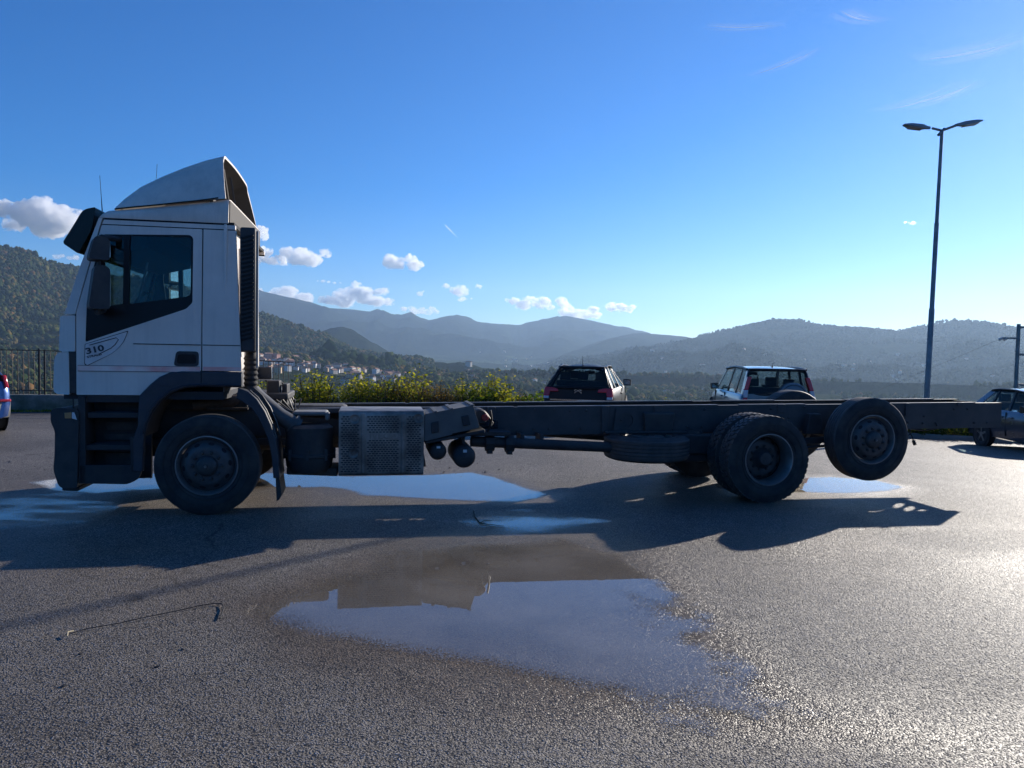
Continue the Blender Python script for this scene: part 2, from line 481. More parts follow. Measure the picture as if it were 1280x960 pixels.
# ---- hills: one sheet, fine towards the view, out to the horizon
def hills_material():
    m, nt, b, out = new_mat('hillside')
    L = nt.links
    tc = node(nt, 'ShaderNodeTexCoord')
    g = node(nt, 'ShaderNodeNewGeometry')
    sep = node(nt, 'ShaderNodeSeparateXYZ'); L.new(tc.outputs['Object'], sep.inputs[0])
    n_big = node(nt, 'ShaderNodeTexNoise', i_Scale=0.0022, i_Detail=8.0, i_Roughness=0.62); L.new(tc.outputs['Object'], n_big.inputs['Vector'])
    n_can = node(nt, 'ShaderNodeTexVoronoi', i_Scale=0.055); L.new(tc.outputs['Object'], n_can.inputs['Vector'])
    n_mid = node(nt, 'ShaderNodeTexNoise', i_Scale=0.016, i_Detail=7.0, i_Roughness=0.7); L.new(tc.outputs['Object'], n_mid.inputs['Vector'])
    forest = ramp(nt, n_mid.outputs[0], [(0.30, (0.009, 0.016, 0.009)), (0.48, (0.018, 0.027, 0.012)), (0.60, (0.025, 0.030, 0.014)), (0.74, (0.036, 0.029, 0.016))])
    fields = ramp(nt, n_mid.outputs[0], [(0.36, (0.018, 0.028, 0.013)), (0.5, (0.040, 0.060, 0.022)), (0.56, (0.085, 0.095, 0.045)), (0.64, (0.022, 0.032, 0.016))])
    fv = node(nt, 'ShaderNodeTexVoronoi', i_Scale=0.0065); L.new(tc.outputs['Object'], fv.inputs['Vector'])
    fsep = node(nt, 'ShaderNodeSeparateColor'); L.new(fv.outputs['Color'], fsep.inputs[0])
    patch = ramp(nt, fsep.outputs[0], [(0.0, (0.018, 0.028, 0.012)), (0.45, (0.024, 0.036, 0.016)), (0.55, (0.05, 0.075, 0.028)), (0.75, (0.10, 0.125, 0.05)), (0.9, (0.15, 0.145, 0.08))], 'CONSTANT')
    fmx = node(nt, 'ShaderNodeMix', data_type='RGBA'); fmx.inputs[0].default_value = 0.6; L.new(fields, fmx.inputs[6]); L.new(patch, fmx.inputs[7]); fields = fmx.outputs[2]
    zr = node(nt, 'ShaderNodeMapRange', i_1=-70.0, i_2=20.0, i_3=0.20, i_4=-0.35); L.new(sep.outputs['Z'], zr.inputs[0])
    ad = node(nt, 'ShaderNodeMath', operation='ADD'); L.new(n_big.outputs[0], ad.inputs[0]); L.new(zr.outputs[0], ad.inputs[1])
    fm = ramp(nt, ad.outputs[0], [(0.52, (0, 0, 0)), (0.60, (1, 1, 1))])
    mx = node(nt, 'ShaderNodeMix', data_type='RGBA'); L.new(fm, mx.inputs[0]); L.new(forest, mx.inputs[6]); L.new(fields, mx.inputs[7])
    cv = node(nt, 'ShaderNodeMix', data_type='RGBA', blend_type='MULTIPLY'); cv.inputs[0].default_value = 0.55
    cr = ramp(nt, n_can.outputs['Color'], [(0.1, (0.45, 0.45, 0.45)), (0.9, (1.3, 1.3, 1.3))])
    L.new(mx.outputs[2], cv.inputs[6]); L.new(cr, cv.inputs[7])
    L.new(cv.outputs[2], b.inputs['Base Color'])
    b.inputs['Roughness'].default_value = 1.0; b.inputs['Specular IOR Level'].default_value = 0.0
    n_b = node(nt, 'ShaderNodeTexNoise', i_Scale=0.05, i_Detail=5.0, i_Roughness=0.7); L.new(tc.outputs['Object'], n_b.inputs['Vector'])
    bp = node(nt, 'ShaderNodeBump', i_Strength=0.9, i_Distance=14.0); L.new(n_b.outputs[0], bp.inputs['Height']); L.new(bp.outputs[0], b.inputs['Normal'])
    return m
def build_hills():
    fine = np.arange(-44, 44.01, 0.16)
    left = np.linspace(-180, -44, 40)[:-1]; right = np.linspace(44, 180, 40)[1:-1]
    az = np.radians(np.concatenate([left, fine, right]))
    rr = np.concatenate([np.linspace(8, 40, 40)[:-1], np.geomspace(40, 10400, 380)])
    A, RR = np.meshgrid(az, rr, indexing='ij')
    X = RR*np.sin(A); Y = RR*np.cos(A); Z = terrain(X, Y)
    na, nr = A.shape
    V = np.stack([X, Y, Z], -1).reshape(-1, 3)
    i = np.arange(na)[:, None]; j = np.arange(nr-1)[None, :]
    i2 = (i+1) % na
    Fq = np.stack([i*nr+j, i*nr+j+1, i2*nr+j+1, i2*nr+j], -1).reshape(-1, 4)
    me = bpy.data.meshes.new('hills')
    me.vertices.add(len(V)); me.vertices.foreach_set('co', V.ravel())
    me.loops.add(Fq.size); me.loops.foreach_set('vertex_index', Fq.ravel().astype(np.int32))
    me.polygons.add(len(Fq)); me.polygons.foreach_set('loop_start', np.arange(0, Fq.size, 4, dtype=np.int32))
    me.update(calc_edges=True); me.validate()
    me.polygons.foreach_set('use_smooth', [True]*len(me.polygons))
    me.materials.append(hills_material())
    o = bpy.data.objects.new('hills', me); COL.objects.link(o); o['kind'] = 'structure'
    # face normals up
    if me.polygons[len(me.polygons)//2].normal.z < 0: me.flip_normals()
    return o
build_hills()

# ---- puddles: outlines in metres on the lot
PUDDLES = {
 'puddle_under_truck': [(-5.95,9.16),(-5.28,8.68),(-4.76,8.55),(-4.2,8.85),(-3.6,9.0),(-3.06,9.12),(-2.35,9.2),(-2.05,9.1),(-1.75,8.73),(-0.80,8.56),(0.11,8.46),(0.42,8.72),(0.48,9.0),(0.13,9.70),(-0.2,10.2),(-0.55,10.65),(-1.17,10.3),(-2.11,10.1),(-3.66,10.3),(-5.2,10.0),(-5.8,9.5)],
 'puddle_behind_wheels': [(2.6,9.95),(3.3,10.35),(4.11,10.61),(4.62,10.73),(5.20,10.52),(5.30,9.95),(4.90,9.6),(4.24,9.38),(3.4,9.40),(2.7,9.6)],
 'puddle_in_front': [(-1.70,4.80),(-1.42,5.55),(-1.06,6.22),(-0.27,6.80),(0.48,7.02),(0.92,6.99),(1.15,6.44),(1.18,5.6),(1.36,5.02),(1.50,4.46),(1.55,3.90),(1.85,3.30),(1.50,3.18),(0.70,3.44),(0.27,3.63),(-0.14,3.86),(-0.50,4.06),(-1.01,4.33),(-1.43,4.57)],
 'puddle_film': [(-0.42,7.45),(-0.2,7.85),(0.20,7.95),(0.62,7.75),(0.95,7.55),(0.82,7.2),(0.35,7.02),(-0.05,7.05)],
 'puddle_by_bumper': [(-6.6,8.75),(-5.9,8.5),(-4.86,8.3),(-4.15,7.85),(-4.19,7.2),(-4.9,6.9),(-6.0,6.8)],
}
PSET = {  # fuzz width at the edge, level (how full), noise
 'puddle_under_truck': (0.24, 1.3, 0.35), 'puddle_behind_wheels': (0.22, 1.3, 0.3), 'puddle_in_front': (0.50, 1.12, 0.4),
 'puddle_film': (0.45, 0.62, 0.55), 'puddle_by_bumper': (0.8, 0.30, 0.5)}
def sdist(poly, X, Y):
    """signed distance, positive inside"""
    P = np.array(poly); n = len(P)
    d = np.full(X.shape, 1e9); ins = np.zeros(X.shape, bool)
    for i in range(n):
        a = P[i]; b = P[(i+1) % n]; e = b-a
        t = np.clip(((X-a[0])*e[0]+(Y-a[1])*e[1])/(e@e), 0, 1)
        d = np.minimum(d, np.hypot(X-a[0]-t*e[0], Y-a[1]-t*e[1]))
        c = (a[1] > Y) != (b[1] > Y)
        with np.errstate(divide='ignore', invalid='ignore'):
            ins ^= c & (X < (b[0]-a[0])*(Y-a[1])/(b[1]-a[1]+1e-12)+a[0])
    return np.where(ins, d, -d)
def pud_depth(name, X, Y):
    fz, lev, nz = PSET[name]
    sd = sdist(PUDDLES[name], X, Y)
    w = (fbm(X*2.3+5, Y*2.3, 4)-0.5)*nz*0.9 + ((fbm(X*1.1+8, Y*1.1+2, 3)-0.5)*1.1 if name == 'puddle_in_front' else 0)
    v = np.clip((sd+w*0.5)/fz, -1, 1)*lev
    if name == 'puddle_in_front':                       # dries out towards the right
        v = v - 0.75*np.clip((X-0.45-0.12*(7-Y))/0.75, 0, 1)*np.clip(fbm(X*1.5, Y*1.5, 3)+0.35, 0, 1) - 0.55*np.clip((4.2-Y)/0.9, 0, 1)*fbm(X*3, Y*3, 3) - 0.45*np.clip((Y-6.3)/0.6, 0, 1)
    if name == 'puddle_in_front':
        v = v + (fbm(X*4.5+1, Y*4.5, 4)-0.5)*1.6*np.clip((X-0.1)/0.7, 0, 1)
    if name in ('puddle_film', 'puddle_by_bumper'):
        v = v + (fbm(X*1.6+3, Y*4.2, 4)-0.5)*1.3
    return v

# ---- lot sheet
def build_lot():
    xs = np.concatenate([np.linspace(-85, -9, 50)[:-1], np.arange(-9, 9, 0.11), np.linspace(9, 85, 50)])
    ts = np.concatenate([np.linspace(-55, 1.5, 30)[:-1], np.arange(1.5, 12, 0.11), np.linspace(12, 24, 60)])
    X, T = np.meshgrid(xs, ts, indexing='ij')
    E = edge_y(X)
    Y = np.where(T > 10, 10 + (T-10)/(24-10)*(E-10), T)
    Y = np.minimum(Y, E)
    Z = lot_z(X, Y)
    wet = np.zeros(X.shape); dip = np.zeros(X.shape)
    for n in PUDDLES:
        sd = sdist(PUDDLES[n], X, Y)
        wet = np.maximum(wet, np.clip((sd+0.30+0.5*(fbm(X*1.3, Y*1.3, 4)-0.5))/0.42, 0, 1))
        dip = np.maximum(dip, np.clip(sd/0.5, 0, 1))
    for poly in ([(0.2, 3.75), (1.2, 4.2), (2.0, 3.75), (2.9, 3.0), (2.6, 2.7), (1.6, 3.0), (0.9, 3.25)], [(-2.3, 4.9), (-1.6, 6.1), (-0.7, 7.1), (0.9, 7.4), (1.6, 6.8), (1.4, 4.2), (1.7, 3.2), (0.2, 3.2), (-1.6, 4.2)]):
        sd = sdist(poly, X, Y)
        wet = np.maximum(wet, 0.85*np.clip((sd+0.10+0.9*(fbm(X*1.1+4, Y*1.1, 5)-0.5))/0.45, 0, 1))
    # broad damp patches left by the rain around the truck and towards the low side
    damp = np.clip((fbm(X*0.33+2, Y*0.5+1, 5)-0.46)*5, 0, 1)*np.clip(1-np.hypot((X+0.5)/9, (Y-8.0)/4.0), 0, 1)*1.1
    wet = np.maximum(wet, np.clip(damp, 0, 0.75))
    Z = Z + 0.005*(fbm(X*0.7, Y*0.7, 3)-0.5)*(1-dip) - 0.016*dip
    nx, ny = X.shape
    V = np.stack([X, Y, Z], -1).reshape(-1, 3)
    i = np.arange(nx-1)[:, None]; j = np.arange(ny-1)[None, :]
    Fq = np.stack([i*ny+j, (i+1)*ny+j, (i+1)*ny+j+1, i*ny+j+1], -1).reshape(-1, 4)
    me = bpy.data.meshes.new('parking_lot')
    me.from_pydata(V.tolist(), [], Fq.tolist())
    at = me.attributes.new('wet', 'FLOAT', 'POINT'); at.data.foreach_set('value', wet.ravel())
    me.polygons.foreach_set('use_smooth', [True]*len(me.polygons))
    me.materials.append(asphalt_material())
    o = bpy.data.objects.new('parking_lot', me); COL.objects.link(o); o['kind'] = 'structure'

def stone_group():
    """aggregate of the asphalt: height and per-stone tone, shared by the lot and the water lying on it"""
    g = bpy.data.node_groups.new('aggregate', 'ShaderNodeTree')
    g.interface.new_socket('Height', in_out='OUTPUT', socket_type='NodeSocketFloat')
    g.interface.new_socket('Tone', in_out='OUTPUT', socket_type='NodeSocketFloat')
    g.interface.new_socket('Relief', in_out='OUTPUT', socket_type='NodeSocketFloat')
    go = g.nodes.new('NodeGroupOutput')
    tc = node(g, 'ShaderNodeTexCoord')
    w = node(g, 'ShaderNodeTexNoise', i_Scale=14.0, i_Detail=2.0); g.links.new(tc.outputs['Object'], w.inputs['Vector'])
    va = node(g, 'ShaderNodeVectorMath', operation='MULTIPLY_ADD'); va.inputs[1].default_value = (0.03, 0.03, 0.0)
    g.links.new(w.outputs['Color'], va.inputs[0]); g.links.new(tc.outputs['Object'], va.inputs[2])
    v1 = node(g, 'ShaderNodeTexVoronoi', i_Scale=104.0); g.links.new(va.outputs[0], v1.inputs['Vector'])
    v2 = node(g, 'ShaderNodeTexVoronoi', i_Scale=270.0); g.links.new(tc.outputs['Object'], v2.inputs['Vector'])
    r1 = node(g, 'ShaderNodeMapRange', i_1=0.0, i_2=0.75, i_3=1.0, i_4=0.0); g.links.new(v1.outputs['Distance'], r1.inputs[0])
    sep = node(g, 'ShaderNodeSeparateColor'); g.links.new(v1.outputs['Color'], sep.inputs[0])
    ml = node(g, 'ShaderNodeMath', operation='MULTIPLY'); g.links.new(r1.outputs[0], ml.inputs[0])
    k = node(g, 'ShaderNodeMapRange', i_3=0.45, i_4=1.0); g.links.new(sep.outputs[0], k.inputs[0]); g.links.new(k.outputs[0], ml.inputs[1])
    r2 = node(g, 'ShaderNodeMapRange', i_1=0.0, i_2=0.8, i_3=0.22, i_4=0.0); g.links.new(v2.outputs['Distance'], r2.inputs[0])
    ad = node(g, 'ShaderNodeMath', operation='ADD'); g.links.new(ml.outputs[0], ad.inputs[0]); g.links.new(r2.outputs[0], ad.inputs[1])
    g.links.new(ad.outputs[0], go.inputs['Height']); g.links.new(sep.outputs[1], go.inputs['Tone'])
    # each stone is a facet with its own tilt
    dv = node(g, 'ShaderNodeVectorMath', operation='SUBTRACT'); g.links.new(va.outputs[0], dv.inputs[0]); g.links.new(v1.outputs['Position'], dv.inputs[1])
    dc = node(g, 'ShaderNodeVectorMath', operation='SUBTRACT'); g.links.new(v1.outputs['Color'], dc.inputs[0]); dc.inputs[1].default_value = (0.5, 0.5, 0.5)
    dt = node(g, 'ShaderNodeVectorMath', operation='DOT_PRODUCT'); g.links.new(dv.outputs[0], dt.inputs[0]); g.links.new(dc.outputs[0], dt.inputs[1])
    mt = node(g, 'ShaderNodeMath', operation='MULTIPLY_ADD'); mt.inputs[1].default_value = 155.0; g.links.new(dt.outputs['Value'], mt.inputs[0]); g.links.new(ad.outputs[0], mt.inputs[2])
    g.links.new(mt.outputs[0], go.inputs['Relief'])
    return g
AGG = stone_group()

def asphalt_material():
    m, nt, b, out = new_mat('asphalt')
    L = nt.links
    tc = node(nt, 'ShaderNodeTexCoord')
    ag = nt.nodes.new('ShaderNodeGroup'); ag.node_tree = AGG
    big = node(nt, 'ShaderNodeTexNoise', i_Scale=0.45, i_Detail=7.0, i_Roughness=0.6); L.new(tc.outputs['Object'], big.inputs['Vector'])
    mid = node(nt, 'ShaderNodeTexNoise', i_Scale=5.0, i_Detail=6.0, i_Roughness=0.7); L.new(tc.outputs['Object'], mid.inputs['Vector'])
    stone = ramp(nt, ag.outputs['Tone'], [(0.0, (0.15, 0.141, 0.131)), (0.4, (0.26, 0.242, 0.222)), (0.72, (0.36, 0.335, 0.31)), (0.92, (0.46, 0.43, 0.40)), (1.0, (0.56, 0.53, 0.50))])
    tar = node(nt, 'ShaderNodeMix', data_type='RGBA')
    hr = ramp(nt, ag.outputs['Height'], [(0.18, (0, 0, 0)), (0.5, (1, 1, 1))])
    L.new(hr, tar.inputs[0]); tar.inputs[6].default_value = (0.075, 0.070, 0.065, 1); L.new(stone, tar.inputs[7])
    bm_ = node(nt, 'ShaderNodeMix', data_type='RGBA', blend_type='MULTIPLY'); bm_.inputs[0].default_value = 1.0
    br = ramp(nt, big.outputs[0], [(0.3, (0.64, 0.62, 0.61)), (0.7, (1.2, 1.17, 1.13))])
    L.new(tar.outputs[2], bm_.inputs[6]); L.new(br, bm_.inputs[7])
    bm2 = node(nt, 'ShaderNodeMix', data_type='RGBA', blend_type='MULTIPLY'); bm2.inputs[0].default_value = 0.7
    mr = ramp(nt, mid.outputs[0], [(0.3, (0.78, 0.77, 0.76)), (0.7, (1.12, 1.1, 1.07))])
    L.new(bm_.outputs[2], bm2.inputs[6]); L.new(mr, bm2.inputs[7])
    cw = node(nt, 'ShaderNodeTexNoise', i_Scale=1.1, i_Detail=4.0); L.new(tc.outputs['Object'], cw.inputs['Vector'])
    cva = node(nt, 'ShaderNodeVectorMath', operation='MULTIPLY_ADD'); cva.inputs[1].default_value = (0.9, 0.9, 0.0); L.new(cw.outputs['Color'], cva.inputs[0]); L.new(tc.outputs['Object'], cva.inputs[2])
    cv = node(nt, 'ShaderNodeTexVoronoi', feature='DISTANCE_TO_EDGE', i_Scale=0.26); L.new(cva.outputs[0], cv.inputs['Vector'])
    cr = ramp(nt, cv.outputs['Distance'], [(0.0, (0.35, 0.35, 0.35)), (0.0035, (1, 1, 1))])
    cn = node(nt, 'ShaderNodeTexNoise', i_Scale=0.55, i_Detail=2.0); L.new(tc.outputs['Object'], cn.inputs['Vector'])
    cf = ramp(nt, cn.outputs[0], [(0.50, (0, 0, 0)), (0.62, (1, 1, 1))])
    cm = node(nt, 'ShaderNodeMix', data_type='RGBA', blend_type='MULTIPLY'); L.new(cf, cm.inputs[0]); L.new(bm2.outputs[2], cm.inputs[6]); L.new(cr, cm.inputs[7])
    on = node(nt, 'ShaderNodeTexNoise', i_Scale=1.7, i_Detail=5.0, i_Roughness=0.55); L.new(tc.outputs['Object'], on.inputs['Vector'])
    of = ramp(nt, on.outputs[0], [(0.66, (1, 1, 1)), (0.74, (0.55, 0.54, 0.53))])
    om = node(nt, 'ShaderNodeMix', data_type='RGBA', blend_type='MULTIPLY'); om.inputs[0].default_value = 1.0; L.new(cm.outputs[2], om.inputs[6]); L.new(of, om.inputs[7])
    bm2 = om
    wet = node(nt, 'ShaderNodeAttribute', attribute_name='wet')
    dk = node(nt, 'ShaderNodeMix', data_type='RGBA', blend_type='MULTIPLY')
    L.new(wet.outputs['Fac'], dk.inputs[0]); L.new(bm2.outputs[2], dk.inputs[6]); dk.inputs[7].default_value = (0.80, 0.66, 0.50, 1)
    L.new(dk.outputs[2], b.inputs['Base Color'])
    rg = node(nt, 'ShaderNodeMapRange', i_3=0.6, i_4=0.34); L.new(wet.outputs['Fac'], rg.inputs[0])
    L.new(rg.outputs[0], b.inputs['Roughness'])
    b.inputs['Specular IOR Level'].default_value = 0.2
    bp = node(nt, 'ShaderNodeBump', i_Strength=1.0, i_Distance=0.006); L.new(ag.outputs['Relief'], bp.inputs['Height'])
    bs = node(nt, 'ShaderNodeMapRange', i_3=1.0, i_4=0.7); L.new(wet.outputs['Fac'], bs.inputs[0]); L.new(bs.outputs[0], bp.inputs['Strength'])
    L.new(bp.outputs[0], b.inputs['Normal'])
    return m
build_lot()

def water_material():
    m, nt, b, out = new_mat('water')
    L = nt.links; nt.nodes.remove(b)
    ag = nt.nodes.new('ShaderNodeGroup'); ag.node_tree = AGG
    dp = node(nt, 'ShaderNodeAttribute', attribute_name='depth')
    df = node(nt, 'ShaderNodeMath', operation='SUBTRACT'); L.new(dp.outputs['Fac'], df.inputs[0]); L.new(ag.outputs['Height'], df.inputs[1])
    mr = node(nt, 'ShaderNodeMapRange', i_1=-0.10, i_2=0.10); L.new(df.outputs[0], mr.inputs[0])
    tc = node(nt, 'ShaderNodeTexCoord')
    nn = node(nt, 'ShaderNodeTexNoise', i_Scale=9.0, i_Detail=2.0); L.new(tc.outputs['Object'], nn.inputs['Vector'])
    bp = node(nt, 'ShaderNodeBump', i_Strength=0.02, i_Distance=0.004); L.new(nn.outputs[0], bp.inputs['Height'])
    fr = thin_fresnel(nt, 1.50); L.new(bp.outputs[0], fr.inputs['Normal'])
    gl = node(nt, 'ShaderNodeBsdfGlossy', i_Roughness=0.012, i_Color=(1, 1, 1, 1)); L.new(bp.outputs[0], gl.inputs['Normal'])
    tr = node(nt, 'ShaderNodeBsdfTransparent', i_Color=(0.92, 0.88, 0.80, 1))
    silt = node(nt, 'ShaderNodeBsdfDiffuse', i_Color=(0.27, 0.24, 0.20, 1))
    sn = node(nt, 'ShaderNodeTexNoise', i_Scale=1.3, i_Detail=5.0); L.new(tc.outputs['Object'], sn.inputs['Vector'])
    sr0 = node(nt, 'ShaderNodeMapRange', i_1=0.3, i_2=0.7, i_3=0.3, i_4=1.0); L.new(sn.outputs[0], sr0.inputs[0])
    sa = node(nt, 'ShaderNodeAttribute', attribute_name='silt'); sr = node(nt, 'ShaderNodeMath', operation='MULTIPLY'); L.new(sr0.outputs[0], sr.inputs[0]); L.new(sa.outputs['Fac'], sr.inputs[1])
    murk = node(nt, 'ShaderNodeMixShader'); L.new(sr.outputs[0], murk.inputs[0]); L.new(tr.outputs[0], murk.inputs[1]); L.new(silt.outputs[0], murk.inputs[2])
    w = node(nt, 'ShaderNodeMixShader'); L.new(fr.outputs[0], w.inputs[0]); L.new(murk.outputs[0], w.inputs[1]); L.new(gl.outputs[0], w.inputs[2])
    t2 = node(nt, 'ShaderNodeBsdfTransparent')
    mx = node(nt, 'ShaderNodeMixShader'); L.new(mr.outputs[0], mx.inputs[0]); L.new(t2.outputs[0], mx.inputs[1]); L.new(w.outputs[0], mx.inputs[2])
    L.new(mx.outputs[0], out.inputs['Surface'])
    return m
WATER = water_material()
def build_puddle(name):
    P = np.array(PUDDLES[name]); st = 0.045
    xs = np.arange(P[:, 0].min()-0.2, P[:, 0].max()+0.2, st); ys = np.arange(P[:, 1].min()-0.2, P[:, 1].max()+0.2, st)
    X, Y = np.meshgrid(xs, ys, indexing='ij'); D = pud_depth(name, X, Y)
    Z = lot_z(X, Y) + 0.004
    nx, ny = X.shape
    i = np.arange(nx-1)[:, None]; j = np.arange(ny-1)[None, :]
    Fq = np.stack([i*ny+j, (i+1)*ny+j, (i+1)*ny+j+1, i*ny+j+1], -1).reshape(-1, 4)
    keep = D.ravel()[Fq].max(1) > 0.08
    Fq = Fq[keep]; used = np.unique(Fq); mp = -np.ones(nx*ny, int); mp[used] = np.arange(len(used))
    V = np.stack([X, Y, Z], -1).reshape(-1, 3)[used]
    me = bpy.data.meshes.new('puddle'); me.from_pydata(V.tolist(), [], mp[Fq].tolist())
    a2 = me.attributes.new('silt', 'FLOAT', 'POINT'); a2.data.foreach_set('value', np.full(len(used), 0.6 if name == 'puddle_in_front' else 0.03))
    at = me.attributes.new('depth', 'FLOAT', 'POINT'); at.data.foreach_set('value', D.ravel()[used])
    me.polygons.foreach_set('use_smooth', [True]*len(me.polygons))
    me.materials.append(WATER)
    o = bpy.data.objects.new('puddle', me); COL.objects.link(o); o['kind'] = 'structure'
for n in PUDDLES: build_puddle(n)

# ---- kerb along the lot's edge
def build_kerb():
    mb = MB(); xs = np.arange(-5.6, 40, 0.5); rows = []
    for x in xs:
        y = float(edge_y(x)); z = lz(x, y)
        rows.append([(x, y-0.02, z-0.1), (x, y-0.02, z+0.10), (x, y+0.0, z+0.12), (x, y+0.14, z+0.12), (x, y+0.14, z-0.3)])
    mb.grid(rows)
    o = mb.build('kerb', 'kerb_concrete', smooth=30); o['kind'] = 'structure'
build_kerb()

# ---- haze: the air over the valley
def build_haze():
    mb = MB(); mb.box(-10900, 10900, -10900, 10900, -600, 900)
    m, nt, b, out = new_mat('valley_air')
    nt.nodes.remove(b)
    v = node(nt, 'ShaderNodeVolumePrincipled')
    v.inputs['Color'].default_value = (0.50, 0.72, 1.0, 1); v.inputs['Density'].default_value = 0.00007
    v.inputs['Anisotropy'].default_value = 0.4
    nt.links.new(v.outputs[0], out.inputs['Volume'])
    me = mb.mesh('haze', m); o = bpy.data.objects.new('haze', me); COL.objects.link(o); o['kind'] = 'stuff'
build_haze()

# ================================================================== TRUCK
TRUCK_P = on_ground(258, 645); _tr = on_ground(962, 630)
TRUCK_YAW = math.atan2(_tr.y-TRUCK_P.y, _tr.x-TRUCK_P.x)
truck = empty('truck', (TRUCK_P.x, TRUCK_P.y, 0), TRUCK_YAW)
tag(truck, 'white day-cab truck with a long bare black chassis frame, standing among puddles', 'truck')
T = truck
W_CAB0, W_CAB1 = 0.07, 2.31           # near and far side of the cab (local y)
MID = 0.5*(W_CAB0+W_CAB1)

def tumble(mesh, near=True):
    """cab sides lean in above the belt and curve in at the front corners"""
    for v in mesh.vertices:
        s = 1 if v.co.y < MID else -1
        dz = max(0, v.co.z-1.9); du = max(0, -1.16-v.co.x)
        v.co.y += s*(0.055*dz + 1.3*du*du)
    mesh.update()

def part(mb, name, m, parent=T, smooth=None, bevel=0.0, seg=2, tum=False):
    o = mb.build(name, m, parent, smooth, bevel, seg)
    if tum: tumble(o.data)
    return o

def sub(poly, n=6):
    """densify a polygon so that warped sides stay smooth"""
    out = []
    for i in range(len(poly)):
        a, b = poly[i], poly[(i+1) % len(poly)]
        k = max(1, int(math.hypot(b[0]-a[0], b[1]-a[1])/0.12))
        for j in range(k): out.append((a[0]+(b[0]-a[0])*j/k, a[1]+(b[1]-a[1])*j/k))
    return out

BLACK = [(-1.14, 1.735), (-0.21, 2.085), (-0.15, 2.15), (-0.15, 2.80), (-0.18, 2.83), (-0.99, 2.80), (-1.08, 2.45), (-1.13, 2.08)]
DOOR = [(-1.225, 1.215), (-0.625, 1.215), (-0.54, 1.325), (-0.455, 1.40), (-0.36, 1.445), (-0.25, 1.46), (-0.066, 1.463),
        (-0.066, 2.893), (-1.003, 2.893), (-1.225, 2.02)]
PANE = rounded([(-0.745, 2.12), (-0.17, 2.215), (-0.17, 2.81), (-0.745, 2.80)], [0.02, 0.05, 0.04, 0.02])
QUARTER = [(-0.93, 2.10), (-0.80, 2.12), (-0.80, 2.785), (-0.96, 2.78), (-0.98, 2.55)]
REAR_P = [(-0.054, 1.465), (0.325, 1.465), (0.255, 2.893), (-0.054, 2.893)]
RAIL_P = [(-1.0, 2.904), (0.25, 2.904), (0.25, 2.946), (-0.985, 2.946)]
PILLAR = [(-1.345, 2.005), (-1.235, 2.005), (-1.015, 2.90), (-0.995, 2.962), (-1.03, 2.962), (-1.19, 2.49)]
CORNER = [(-1.41, 1.64), (-1.235, 1.64), (-1.235, 1.995), (-1.345, 1.995), (-1.395, 1.985)]

